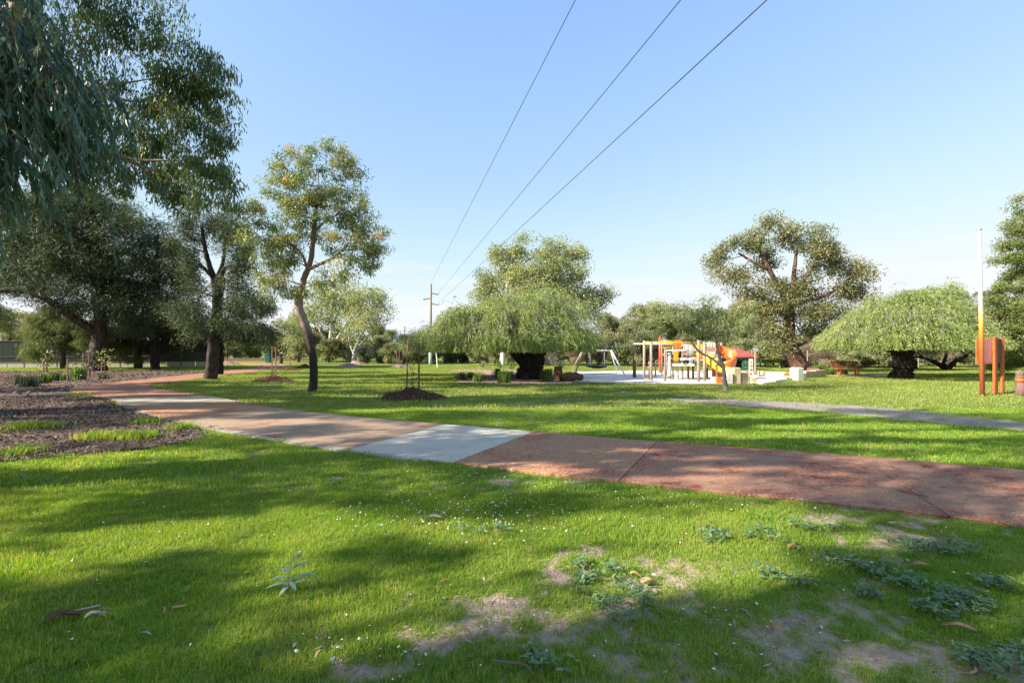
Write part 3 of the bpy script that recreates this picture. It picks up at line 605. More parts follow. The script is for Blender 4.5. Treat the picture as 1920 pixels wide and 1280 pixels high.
make_tree('dark_gum_tree', 'dark bushy tree just behind the thick grey trunk by the path', 'tree', G(408, 702),
          px_trunk([(408, 703, 10), (410, 670, 9), (409, 630, 8), (412, 560, 6), (420, 520, 3)], d),
          pxblobs([(445, 560, 36, 26), (478, 590, 36, 30), (452, 622, 36, 22), (492, 632, 24, 22), (350, 590, 28, 24), (365, 630, 24, 18)], d, .6, 3),
          'leaf_casuarina', 'bark_black', shrink=1.0, cover=4.5, k=7, per=34, rc=.5, L=.26, W=.045, droop=.3, seed=3, carve_it=.6, **T)
# big spreading dark tree over the fence corner
d = 36.0
make_tree('spreading_tree', 'big dark bushy tree with low branch arching towards the fence', 'tree', P(180, 695, d) * np.array([1, 1, 0]),
          px_trunk([(182, 697, 17), (181, 670, 14), (186, 640, 12), (188, 600, 10), (180, 550, 8), (170, 480, 6), (165, 420, 4)], d),
          pxblobs([(60, 450, 80, 62), (130, 420, 80, 58), (190, 400, 62, 50), (228, 430, 46, 44), (90, 500, 88, 50), (30, 515, 62, 40), (170, 490, 74, 55), (130, 545, 76, 40), (215, 510, 48, 56), (190, 565, 55, 36), (20, 420, 60, 50), (150, 385, 50, 36), (225, 575, 34, 36), (100, 390, 60, 40)], d, .45, 4),
          'leaf_casuarina', 'bark_dark', shrink=1.02, cover=3.4, k=3.8, per=62, rc=.75, L=.34, W=.055, droop=.25, seed=4, limb_r=.16,
          extra_limbs=[([P(185, 625, d), P(150, 605, d - 1), P(105, 572, d - 2), P(55, 548, d - 2.5), P(5, 545, d - 3), P(-50, 560, d - 3.5)], .3, .12)], **T)
d = 38.0
make_tree('dark_straight_tree', 'dark tree with straight black trunk between path and fence', 'tree', P(290, 693, d) * np.array([1, 1, 0]),
          px_trunk([(291, 694, 7.5), (291, 660, 6.5), (292, 600, 6), (294, 520, 4), (296, 440, 2)], d),
          pxblobs([(300, 440, 34, 26), (285, 475, 50, 34), (320, 490, 44, 36), (290, 520, 60, 36), (335, 540, 44, 36), (270, 560, 48, 34), (320, 580, 56, 34), (265, 600, 42, 28), (345, 600, 40, 30), (245, 545, 26, 30)], d, .5, 5),
          'leaf_casuarina', 'bark_black', shrink=1.05, cover=3.4, k=4.2, per=54, rc=.62, L=.32, W=.05, droop=.3, seed=5, limb_r=.1, **T)
d = 41
make_tree('drooping_tree', 'black drooping casuarina hanging low behind the straight black trunk', 'tree', P(262, 690, d) * np.array([1, 1, 0]),
          px_trunk([(262, 691, 5), (260, 660, 4.5), (262, 620, 4)], d),
          pxblobs([(235, 610, 40, 30), (275, 625, 44, 30), (350, 630, 40, 26), (330, 605, 44, 28), (375, 636, 20, 18), (245, 640, 26, 16)], d + 1, .3, 6),
          'leaf_casuarina', 'bark_brown', shrink=1.1, cover=5, k=4.6, per=50, rc=.5, L=.42, W=.045, droop=.6, seed=6, tone_bias=-.15, **T)
# sunlit needle-leaved casuarina in front of the fence
d = 38.5
make_tree('casuarina_tree', 'sunlit pale green weeping casuarina against the metal fence', 'tree', P(118, 689, d) * np.array([1, 1, 0]),
          px_trunk([(118, 690, 5), (116, 650, 4.5), (112, 600, 3.5), (108, 575, 2)], d),
          pxblobs([(80, 600, 32, 26), (115, 590, 38, 28), (150, 610, 36, 26), (70, 630, 24, 26), (100, 630, 34, 28), (140, 640, 34, 22), (165, 625, 26, 24), (62, 655, 14, 18), (85, 660, 16, 16), (190, 620, 26, 26), (205, 650, 20, 18)], d, .5, 7),
          'leaf_needle', 'bark_brown', shrink=1.0, cover=4.5, k=5, per=46, rc=.42, L=.40, W=.03, droop=.62, seed=7, limb_r=.06, **T)
make_tree('casuarina_tree', 'small sunlit casuarina with two thin stems at the fence end', 'tree', P(258, 690, 40) * np.array([1, 1, 0]),
          px_trunk([(255, 690, 3), (255, 660, 3), (250, 640, 2)], 40), pxblobs([(215, 660, 22, 16), (240, 665, 14, 14), (262, 668, 10, 16), (200, 640, 18, 16)], 40, .5, 8),
          'leaf_needle', 'bark_brown', k=4.5, per=40, rc=.35, L=.40, W=.03, droop=.6, seed=8, limb_r=.05, **T)
# pale gums at the far side of the lawn
d = 62.0
make_tree('white_gum_tree', 'pale gum with forked white trunk behind the crooked gum', 'tree', P(615, 676, d) * np.array([1, 1, 0]),
          px_trunk([(615, 677, 5.5), (617, 665, 4.5), (619, 655, 4), (620, 620, 2.8), (622, 580, 2.2), (624, 550, 1.5)], d),
          pxblobs([(600, 560, 34, 26), (630, 545, 34, 28), (585, 585, 24, 20), (640, 580, 32, 24), (615, 595, 30, 20), (655, 560, 24, 22)], d, .5, 9),
          'leaf_pale', 'bark_white', k=1.9, per=55, rc=1.0, L=.34, W=.11, droop=.45, seed=9, limb_r=.2,
          extra_limbs=[([P(617, 660, d), P(608, 640, d), P(598, 615, d), P(590, 595, d)], .22, .08), ([P(619, 655, d), P(635, 630, d), P(655, 600, d), P(668, 585, d)], .2, .08)], **T)
d = 56.0
make_tree('white_gum_tree', 'round-crowned gum on white forked trunk at the edge of the lawn', 'tree', P(664, 679, d) * np.array([1, 1, 0]),
          px_trunk([(664, 680, 5), (665, 660, 3.6), (672, 640, 2.6), (685, 610, 2), (690, 580, 1.5)], d),
          pxblobs([(685, 560, 40, 24), (705, 585, 30, 24), (660, 580, 30, 22), (690, 610, 30, 18), (655, 615, 24, 16), (712, 560, 20, 18), (670, 630, 22, 12)], d, .5, 10),
          'leaf_pale', 'bark_white', k=2.1, per=55, rc=.9, L=.32, W=.10, droop=.45, seed=10, limb_r=.18,
          extra_limbs=[([P(664, 662, d), P(657, 645, d), P(652, 620, d)], .2, .07), ([P(666, 655, d), P(690, 630, d), P(705, 605, d)], .16, .06)], **T)
# tall gum behind the weeping tree
d = 45.0
make_tree('tall_gum_tree', 'tall yellow-green gum with white trunk rising behind the weeping tree', 'tree', P(942, 683, d) * np.array([1, 1, 0]),
          px_trunk([(942, 685, 6), (943, 660, 5), (946, 600, 4), (948, 560, 3.5), (953, 520, 3), (956, 490, 2.4), (958, 465, 1.5)], d),
          pxblobs([(982, 462, 17, 20), (945, 482, 30, 20), (1035, 472, 34, 22), (1075, 482, 24, 20), (1000, 495, 50, 24), (930, 520, 34, 24), (1060, 515, 40, 26), (980, 535, 52, 30), (915, 560, 34, 30), (1040, 555, 50, 30), (1090, 545, 30, 20), (1120, 555, 22, 16), (960, 580, 50, 26), (905, 595, 26, 20), (1100, 575, 28, 20), (1140, 552, 8, 8)], d, .5, 11),
          'leaf_pale', 'bark_white', shrink=1.02, cover=5, k=3.2, per=50, rc=.72, L=.28, W=.085, droop=.5, seed=11, limb_r=.14, tone_bias=.05, **T)
d = 47
make_tree('white_gum_tree', 'leaning gum with peeling pinkish trunk seen under the weeping tree', 'tree', P(1030, 688, d) * np.array([1, 1, 0]),
          px_trunk([(1032, 690, 5), (1022, 670, 4.5), (1016, 655, 4), (1012, 620, 3), (1010, 580, 2)], d), pxblobs([(1010, 560, 30, 22), (1030, 590, 34, 22)], d, .3, 12),
          'leaf_pale', 'bark_gum', k=2.2, per=40, rc=.7, L=.28, W=.085, droop=.5, seed=12, **T)
make_tree('white_gum_tree', 'gum with upright white trunk seen under the weeping tree', 'tree', P(1035, 686, 49) * np.array([1, 1, 0]),
          px_trunk([(1034, 688, 4), (1036, 665, 4), (1035, 630, 3), (1036, 590, 2)], 49), pxblobs([(1045, 570, 30, 22), (1060, 600, 30, 22)], 49, .3, 13),
          'leaf_pale', 'bark_white', k=2.2, per=40, rc=.7, L=.28, W=.085, droop=.5, seed=13, **T)
# big eucalypt behind the playground
d = 33.0
make_tree('big_gum_tree', 'massive olive gum with leaning dark trunk beyond the playground', 'tree', P(1500, 692, d) * np.array([1, 1, 0]),
          px_trunk([(1510, 699, 15), (1501, 685, 14), (1486, 660, 13), (1479, 640, 12), (1479, 615, 10), (1480, 580, 8), (1486, 540, 5), (1490, 500, 3.4), (1495, 460, 2)], d),
          pxblobs([(1455, 415, 32, 17), (1385, 465, 36, 20), (1345, 490, 20, 26), (1410, 455, 28, 22), (1500, 450, 44, 28), (1550, 450, 32, 30), (1520, 480, 46, 24), (1370, 510, 34, 26), (1430, 485, 36, 20), (1460, 545, 42, 32), (1570, 505, 34, 22), (1618, 510, 20, 20), (1590, 530, 34, 20), (1530, 540, 50, 30), (1400, 540, 34, 24), (1430, 580, 44, 28), (1500, 590, 54, 34), (1560, 580, 44, 30), (1610, 560, 28, 26), (1390, 590, 26, 22), (1455, 620, 40, 22), (1530, 625, 44, 22), (1470, 645, 30, 16)], d, .4, 14),
          'leaf_olive', 'bark_red', shrink=.9, cover=4.2, k=3.6, per=46, rc=.56, L=.20, W=.07, droop=.3, seed=14, limb_r=.12, tip_tone=.18,
          extra_limbs=[([P(1481, 610, d), P(1470, 560, d), P(1440, 500, d - .5), P(1425, 460, d), P(1445, 425, d)], .24, .06), ([P(1480, 600, d), P(1500, 540, d), P(1530, 490, d)], .22, .07), ([P(1440, 505, d - .5), P(1410, 490, d - .5), P(1385, 475, d)], .12, .05), ([P(1490, 650, d), P(1515, 640, d), P(1545, 636, d - .5)], .16, .06)], **T)
# young tree in front of the playground
d = 18.5
make_tree('young_tree', 'young leaning tree with forked bare stems in front of the playground', 'tree', G(1360, 733),
          px_trunk([(1361, 735, 5.6), (1359, 715, 4), (1356, 690, 3.5), (1350, 672, 2.9), (1345, 655, 2.3), (1343, 635, 1.8), (1342, 610, 1.4), (1345, 580, 1.2)], d),
          pxblobs([(1342, 585, 34, 20), (1380, 590, 30, 18), (1365, 610, 40, 18), (1310, 600, 30, 18), (1290, 615, 24, 16), (1395, 605, 18, 14), (1330, 570, 24, 12), (1260, 598, 26, 16), (1230, 612, 22, 16), (1285, 585, 26, 14), (1405, 580, 16, 14), (1345, 625, 26, 10)], d, .5, 15),
          'leaf_pale', 'bark_grey', shrink=1.05, k=10, cover=2.0, rc=.22, L=.16, W=.03, droop=.6, seed=15, limb_r=.03, rough=.08,
          extra_limbs=[([P(1354, 688, d), P(1335, 672, d), P(1312, 660, d), P(1300, 645, d), P(1292, 632, d), P(1290, 612, d)], .055, .015)], **T)
# green tree at the picture's edge
d = 30.0
make_tree('feathery_tree', 'bright green layered tree cut by the picture edge behind the bollard', 'tree', P(1960, 700, d) * np.array([1, 1, 0]),
          px_trunk([(1960, 703, 14), (1958, 650, 11), (1955, 560, 8), (1952, 460, 5), (1950, 380, 3)], d),
          pxblobs([(1925, 390, 16, 30), (1920, 470, 36, 24), (1950, 430, 40, 34), (1895, 495, 22, 14), (1915, 545, 46, 26), (1885, 575, 40, 24), (1960, 520, 60, 40), (1920, 600, 56, 26), (1880, 620, 46, 20), (1950, 640, 50, 24), (1900, 650, 50, 16), (1862, 590, 30, 26), (1866, 640, 34, 20), (1895, 680, 40, 16), (1940, 680, 50, 18), (1905, 430, 18, 14)], d, .4, 16),
          'leaf_brightgreen', 'bark_dark', shrink=1.08, cover=4.2, k=5.5, tone_bias=.08, per=36, rc=.4, L=.17, W=.055, droop=.15, seed=16, flat=.6, limb_r=.08, **T)
d = 37
make_tree('spreading_shrub_tree', 'low tree with dark spreading fork beyond the gnarled trunk', 'tree', P(1780, 702, d) * np.array([1, 1, 0]),
          px_trunk([(1780, 704, 6), (1776, 692, 6), (1768, 684, 5)], d), pxblobs([(1720, 650, 34, 14), (1760, 652, 36, 16), (1800, 650, 34, 16), (1835, 660, 22, 14), (1790, 630, 40, 14), (1740, 632, 36, 12)], d, .5, 17),
          'leaf_scrub', 'bark_black', k=3, per=26, rc=.5, L=.2, W=.05, droop=.2, seed=17, limb_r=.1,
          extra_limbs=[([P(1776, 692, d), P(1755, 680, d), P(1735, 672, d), P(1715, 668, d)], .2, .07), ([P(1778, 692, d), P(1790, 678, d), P(1810, 668, d), P(1825, 658, d)], .2, .07), ([P(1768, 684, d), P(1773, 668, d), P(1776, 655, d)], .14, .06)], **T)
d = 52
make_tree('small_tree', 'small bare-limbed tree with vase-shaped crown beyond the bin', 'tree', P(526, 680, d) * np.array([1, 1, 0]),
          px_trunk([(527, 681, 2.8), (527, 665, 2.6), (526, 655, 2.4)], d), pxblobs([(500, 635, 20, 16), (530, 625, 26, 16), (555, 635, 18, 18), (520, 612, 22, 12), (548, 612, 20, 14)], d, .5, 18),
          'leaf_pale', 'bark_brown', k=2.2, per=28, rc=.7, L=.26, W=.08, droop=.3, seed=18, limb_r=.12, **T)

# ------------------------------------------------------------------ wide weeping trees with browsed flat undersides
def weeping_tree(label, base, d, rim, domes, zb, trunk, limbs, seed, nstrand, leaf='leaf_weeping', tone_bias=0.0, gnarl=.16):
    rng = np.random.default_rng(seed); root = thing('weeping_tree', label, 'tree', base)
    tp = np.array([t[0] for t in trunk]); tr = np.array([t[1] for t in trunk])
    sp = spline(np.c_[tp, tr], 34); v, f = tube_geo(sp[:, :3], sp[:, 3], 16, True, gnarl, seed); MB().add(v, f).build('trunk', M['bark_black'], root, True)
    for pts, r0, r1 in limbs:
        bp = spline(pts, 14); v, f = tube_geo(bp, np.linspace(r0, r1, 14), 9, True, .1, seed + 3); MB().add(v, f).build('limb', M['bark_black'], root, True)
    P0, D0, Ls, Ti = [], [], [], []
    for i in range(26):
        c, Rr, zt, *o = domes[int(rng.integers(len(domes)))]; th = rng.random() * 6.283; u = math.sqrt(rng.random()) * .85; rs = rng.uniform(.55, 1.15)
        zl = zb + (zt - zb) * (1 - u ** 2.6) ** .75; domes = domes + [((c[0] + Rr * u * math.cos(th), c[1] + Rr * u * math.sin(th)), rs, min(zl * .93 + rng.uniform(.15, .7), zt + .45), 2.2, rng.normal(0, .22))]
    area = np.array([w[1] ** 2 * w[3] for w in domes]); cnt = (nstrand * area / area.sum()).astype(int)
    for (c, Rr, zt, *o), n in zip(domes, cnt):
        th = rng.random(n) * 2 * math.pi; u = np.sqrt(rng.random(n))
        lump = .75 + .5 * vnoise(np.cos(th) * 3 + c[0], np.sin(th) * 3 + u * 4, .8)
        z = (zb if Rr > 1.3 else max(zb, zt - 1.2)) + (zt - max(zb, zt - 1.2) if Rr <= 1.3 else zt - zb) * (1 - u ** 2.6) ** .75 * (1 - .30 * rng.random(n) ** 2) * (.74 + .26 * lump) + .15
        p = np.stack([c[0] + Rr * .90 * u * np.cos(th), c[1] + Rr * .90 * u * np.sin(th), z], 1)
        out = np.stack([np.cos(th), np.sin(th), 0 * th], 1)
        P0.append(p); D0.append(unit(out * (.2 + .42 * u[:, None]) + rng.normal(0, .45, (n, 3)) * np.array([1, 1, .4]) + np.array([0, 0, .5])))
        Ls.append(rng.uniform(.6, 1.5, n)); Ti.append(rng.normal(.5 + (o[1] if len(o) > 1 else 0) + tone_bias, .17, n) + .18 * (lump - 1))
    (rx_, ry_), rw_, rd_ = rim; n = nstrand // 3; th = rng.random(n) * 2 * math.pi; u = rng.uniform(.80, 1.0, n); out = np.stack([np.cos(th), np.sin(th), 0 * th], 1)
    P0.append(np.stack([rx_ + rw_ * u * np.cos(th), ry_ + rd_ * u * np.sin(th), zb + rng.uniform(.25, 1.0, n) * (1.25 - .6 * (u - .8) / .2)], 1)); D0.append(unit(out * .35 + rng.normal(0, .3, (n, 3)) + np.array([0, 0, -.1]))); Ls.append(rng.uniform(.5, 1.1, n)); Ti.append(rng.normal(.47 + tone_bias, .17, n))
    p, dv, Ls, ti = np.vstack(P0), np.vstack(D0), np.concatenate(Ls), np.concatenate(Ti)
    keep = rng.random(len(p)) > .9 * (vnoise(p[:, 0] + .5 * p[:, 1], p[:, 2] * 1.3 + p[:, 1] * .3, .62) < .37)
    p, dv, Ls, ti = p[keep], dv[keep], Ls[keep], ti[keep]
    V, Fs, Tn, n0 = [], [], [], 0; steps = 10
    twig_from = []
    for s_ in range(steps):
        st = (Ls / steps)[:, None]; p = p + dv * st; dv = unit(dv + np.array([0, 0, -.38]) + rng.normal(0, .05, dv.shape))
        bot = zb + .10 * (fnoise(p[:, 0], p[:, 1], .9) - .5) + .02
        ok = (p[:, 2] > bot)
        for q in range(2):
            sd = unit(np.cross(dv, rng.normal(0, 1, dv.shape))); dl = unit(dv * .75 + sd * .75 + np.array([0, 0, -.35]))
            v, fl, tn = leaf_arrays(p[ok], dl[ok], rng.uniform(.12, .21, ok.sum()), rng.uniform(.024, .040, ok.sum()), rng, 0, np.clip(ti + rng.normal(0, .13, len(ti)), 0, 1)[ok])
            V.append(v); Fs.append(fl[0] + n0); Tn.append(tn); n0 += len(v)
    me = np_mesh('crown', np.vstack(V) - np.array(base), [np.vstack(Fs)], np.concatenate(Tn)); link('crown', me, M[leaf], root)
    segs = []
    for c, Rr, zt, *o in domes:
        for i in range(int(110 * Rr / 4)):
            th = rng.random() * 2 * math.pi; u = math.sqrt(rng.random()) * .92; z = zb + (zt - zb) * (1 - u ** 2.6) ** .75 * rng.uniform(.8, 1.02) + .1
            a_ = np.array([c[0] + Rr * u * math.cos(th), c[1] + Rr * u * math.sin(th), z]); o_ = np.array([math.cos(th), math.sin(th), 0])
            segs.append((spline([a_ - o_ * .5 + [0, 0, -.1], a_ + [0, 0, .12], a_ + o_ * .45 + rng.normal(0, .15, 3), a_ + o_ * .75 + np.array([0, 0, -.7]) + rng.normal(0, .15, 3)], 6), .014, .005))
    for pts, r0, r1 in [([trunk[-1][0], (np.array(trunk[-1][0]) + np.array([c[0], c[1], zb + (zt - zb) * .5])) / 2 + np.array([0, 0, .3]), np.array([c[0] + math.cos(q) * Rr * .7, c[1] + math.sin(q) * Rr * .7, zb + .35 * (zt - zb)])], .13, .03) for c, Rr, zt, *o in domes for q in np.arange(0, 6.28, .9)]:
        segs.append((spline(pts, 8), r0, r1))
    make_twigs(segs, root, M['twig_grey']); return root
d = 26.2
def dome(px, rpx, py, d, off=0, w=1, tb=0): q = P(px, py, d + off); return ((q[0], q[1]), rpx * d / F, q[2], w, tb)
weeping_tree('wide weeping tree with dark thick trunk, nearest the swings', G(993, 710), d, ((P(962, 655, d)[0], d), 148 * d / F, 3.7),
             [dome(980, 128, 560, d, .2), dome(905, 98, 592, d, -.6, 1.3), dome(1055, 70, 566, d, -.4, 1.3), dome(866, 66, 606, d, .2, 1.5), dome(830, 34, 618, d, 1.0, 1.5, -.35), dome(1020, 88, 545, d, .8), dome(950, 84, 578, d, -1.4, 1.3)], 1.52,
             px_trunk([(989, 714, 27), (992, 700, 23), (996, 680, 21), (1001, 660, 21), (1004, 640, 19), (1005, 610, 14)], d),
             [([P(992, 690, d), P(978, 675, d - .2), P(960, 656, d - .3), P(940, 640, d - .5)], .36, .18), ([P(1002, 650, d), P(1030, 625, d), P(1070, 610, d)], .3, .1)], 31, 7400)
d = 26.8
weeping_tree('wide weeping tree with gnarled black trunk near the orange sign', G(1690, 711), d, ((P(1697, 655, d)[0], d), 140 * d / F, 3.7),
             [dome(1700, 128, 556, d, 0), dome(1612, 66, 600, d, -.5), dome(1780, 66, 580, d, -.3, 1.2), dome(1650, 75, 568, d, .9), dome(1745, 80, 546, d, .8), dome(1690, 95, 580, d, -1.4, 1.3)], 1.62,
             px_trunk([(1689, 715, 26), (1689, 708, 21), (1691, 697, 14.5), (1692, 688, 17.5), (1692, 680, 19), (1693, 670, 14), (1692, 660, 17), (1688, 648, 20), (1688, 630, 15)], d),
             [([P(1690, 660, d), P(1665, 640, d), P(1630, 625, d)], .35, .15), ([P(1695, 655, d), P(1730, 630, d), P(1770, 615, d)], .3, .12)], 37, 6600, tone_bias=.04, gnarl=.2)

# ------------------------------------------------------------------ gums at the picture's upper corner and their neighbours out of frame
def hanging_gum():
    rng = np.random.default_rng(77); base = np.array([-8.6, 4.6, 0.0])
    root = thing('near_gum_tree', 'close blue-green gum branch drooping long leaves over the corner', 'tree', base)
    sp = spline([base, base + [.1, .1, 3], base + [.3, .2, 7], base + [.2, .4, 11]], 20); v, f = tube_geo(sp, np.linspace(.36, .12, 20), 12, True, .08, 1); MB().add(v, f).build('trunk', M['bark_gum'], root, True)
    V, F3, F4, Tn, n0, segs = [], [], [], [], 0, []
    hubs = [(10, 40, 5.6), (-20, -60, 5.4), (25, 125, 5.5), (85, 90, 5.9), (-20, 190, 5.0), (95, 135, 5.4), (20, 240, 5.3), (-30, 290, 4.9), (-30, 80, 4.8), (60, 170, 6.0), (-90, 160, 4.6), (-70, 10, 4.8), (-110, 280, 4.6), (50, 205, 5.2), (105, 165, 5.7)]
    for i, (px, py, dd) in enumerate(hubs):
        h = P(px, py, dd); q = sp[np.argmin(np.linalg.norm(sp - (h + [0, 0, .9]), axis=1))]
        bp = spline([q, (q + h) / 2 + [0, 0, .55], h], 10); v, f = tube_geo(bp, np.linspace(.055, .012, 10), 6, True, .05, i); MB().add(v, f).build('limb', M['bark_limb'], root, True)
        for j in range(40):
            p = h + rng.normal(0, 1, 3) * [.24, .40, .2]; dv = unit(np.array([rng.normal(.25, .4), rng.normal(0, .4), rng.normal(-.2, .3)])); pts = [p.copy()]
            ln = rng.uniform(.45, .85); ctone = rng.normal(.45, .16)
            for s_ in range(9):
                p = p + dv * ln / 9; dv = unit(dv + [0, 0, -.34]); pts.append(p.copy())
            pts = np.array(pts); segs.append((pts, .0055, .002)); m = 26
            t = rng.random(m) * 8.9; k = t.astype(int); pp = pts[k] + (pts[k + 1] - pts[k]) * (t - k)[:, None]
            dl = unit((pts[k + 1] - pts[k]) / (ln / 9) * .35 + rng.normal(0, .28, (m, 3)) + np.array([.12, 0, -.9]))
            kk = carve(pp, rng, .75); pp, dl = pp[kk], dl[kk]; m = len(pp)
            v, fl, tn = leaf_arrays(pp, dl, rng.uniform(.11, .19, m), rng.uniform(.017, .027, m), rng, 0, np.clip(ctone + rng.normal(0, .15, m), 0, 1), True)
            V.append(v); F3 += [fl[0] + n0, fl[2] + n0]; F4.append(fl[1] + n0); Tn.append(tn); n0 += len(v)
    make_twigs(segs, root, M['twig'])
    # the rest of the crown, out of the picture above and beside
    p_all = []
    for c, rad in [((-8.5, 5.2, 11), (3.2, 3.4, 2.6)), ((-10.5, 3.6, 9.5), (3, 3, 2.4)), ((-7.6, 3.0, 9.4), (2.6, 2.6, 1.8)), ((-9.6, 6.6, 9.0), (2.6, 2.4, 2.0)), ((-7.0, 4.4, 8.2), (2.0, 2.2, 1.4)), ((-6.6, 5.2, 12.6), (2.8, 2.8, 2.0)), ((-10.2, 5.6, 13.2), (3.0, 2.8, 2.0)), ((-5.6, 3.4, 10.4), (2.4, 2.4, 1.6))]:
        cc = np.array(c) + ellipsoid_pts(int(6 * rad[0] * rad[2] * 3.14), rng) * rad; ci = np.repeat(np.arange(len(cc)), 44)
        p_all.append(cc[ci] + rng.normal(0, .32, (len(ci), 3)))
    p = np.vstack(p_all); p = p[carve(p, rng, 1.0)]
    dl = unit(rng.normal(0, .5, p.shape) + np.array([0, 0, -.8])); v, fl, tn = leaf_arrays(p, dl, rng.uniform(.14, .22, len(p)), rng.uniform(.035, .05, len(p)), rng)
    V.append(v); F4.append(fl[0] + n0); Tn.append(tn); n0 += len(v)
    me = np_mesh('crown', np.vstack(V) - base, [np.vstack(F3), np.vstack(F4)], np.concatenate(Tn)); link('crown', me, M['leaf_near'], root)
hanging_gum()
d = 11.5
big = pxblobs([(150, 40, 95, 60), (230, 95, 90, 60), (310, 60, 70, 55), (345, 130, 60, 50), (395, 130, 38, 40), (410, 190, 36, 40), (300, 190, 75, 50), (370, 240, 50, 45), (280, 335, 40, 26), (318, 350, 34, 24), (425, 262, 28, 34), (230, 210, 70, 55), (330, 300, 60, 40), (390, 320, 44, 40), (270, 275, 50, 40),
               (190, 300, 60, 42), (120, 130, 60, 60), (400, 385, 40, 22), (345, 370, 36, 30), (255, 20, 80, 40), (60, 20, 60, 50), (150, 190, 50, 50), (300, 10, 40, 30), (330, -20, 30, 22), (215, 340, 34, 22), (425, 345, 24, 26), (170, 345, 34, 22)], d, .45, 21)
big += [((-9.5, 11.5, 12.8), (3.2, 2.6, 2.0)), ((-12, 12.5, 14.6), (3.2, 3, 2.2)), ((-9.0, 12.6, 15.8), (2.6, 2.6, 1.8)), ((-14, 11, 12.0), (2.8, 2.8, 2.0)), ((-12.2, 9.6, 11.2), (2.6, 2.2, 1.8)), ((-16, 12.4, 14.2), (2.6, 2.6, 2.0))]
make_tree('big_gum_tree', 'huge gum with airy hanging foliage filling the upper corner of the sky', 'tree', (-14.2, 11.8, 0),
          [((-14.2, 11.8, -.1), .55), ((-13.9, 11.8, 2.5), .46), ((-13.4, 11.7, 5), .40), ((-12.6, 11.6, 7.6), .33), ((-11.8, 11.6, 10), .24), ((-11.2, 11.6, 13), .14)], big,
          'leaf_gum', 'bark_limb', shrink=1.06, k=15, per=24, rc=.25, L=.155, W=.032, droop=.76, seed=22, limb_r=.04, carve_it=.92, lo=.1, nlimbs=8, cover=3.3,
          extra_limbs=[([P(-60, 230, 11.8), P(60, 250, 11.5), P(160, 272, 11.3), P(240, 302, 11.3), P(300, 325, 11.4), P(340, 352, 11.5)], .11, .006), ([P(200, 285, 11.3), P(260, 300, 11.2), P(325, 300, 11.2), P(360, 306, 11.2)], .04, .005), ([P(-40, 190, 11.8), P(50, 110, 11.6), P(58, 70, 11.6), P(62, 20, 11.6)], .10, .05), ([P(55, 55, 11.6), P(110, 62, 11.4), P(160, 72, 11.4)], .06, .01), ([P(190, 160, 11.4), P(240, 155, 11.3), P(300, 145, 11.3)], .04, .006), ([P(200, 180, 11.4), P(250, 190, 11.3), P(330, 185, 11.3)], .04, .006)], **T)
def shade_gum(base, h, rad, seed, label, strength=1.0, n=7, cover=1.6):
    r = np.random.default_rng(seed); b = np.array([*base, 0.0]); bl = []
    for i in range(n):
        th = r.random() * 6.28; u = r.uniform(.1, .75) * rad
        bl.append((b + [u * math.cos(th), u * math.sin(th), h * r.uniform(.55, .95)], (rad * r.uniform(.42, .6), rad * r.uniform(.42, .6), rad * r.uniform(.3, .42))))
    make_tree('shade_tree', label, 'tree', b, [(b + [0, 0, -.1], .4), (b + [.2, 0, h * .4], .3), (b + [.1, .2, h * .9], .1)], bl, 'leaf_gum', 'bark_gum', k=2.8, per=42, rc=.5, L=.26, W=.075, droop=.6, seed=seed, carve_it=strength, limb_r=.09, twigs=False, cover=cover, **T)
shade_gum((-15.5, 2.2), 13, 5.2, 41, 'tall gum standing out of the picture beyond the mulch bed', n=8)
shade_gum((-13.5, -3.0), 11, 4.6, 42, 'gum standing out of the picture behind the viewpoint', n=7)
shade_gum((-22.5, 7.5), 17, 5.8, 43, 'tall gum standing out of the picture far along the mulch bed', n=9, cover=2.6)
shade_gum((-24.5, 15.5), 17, 5.4, 44, 'tall gum standing out of the picture between bed and fence', 1.0, 9, 2.8)
shade_gum((-31, 13.5), 15, 5.4, 50, 'tall gum standing out of the picture past the mulch bed, behind the others', n=9, cover=2.6)
shade_gum((-6.6, -.4), 13.5, 4.6, 48, 'tall gum standing out of the picture close beside the viewpoint', n=7, cover=1.1)
shade_gum((-10.5, -5.5), 9.5, 4.2, 46, 'spreading gum standing out of the picture well behind the viewpoint', n=9)
shade_gum((-17.5, -4.5), 13, 5.0, 47, 'tall gum standing out of the picture, farthest behind the viewpoint', n=9)

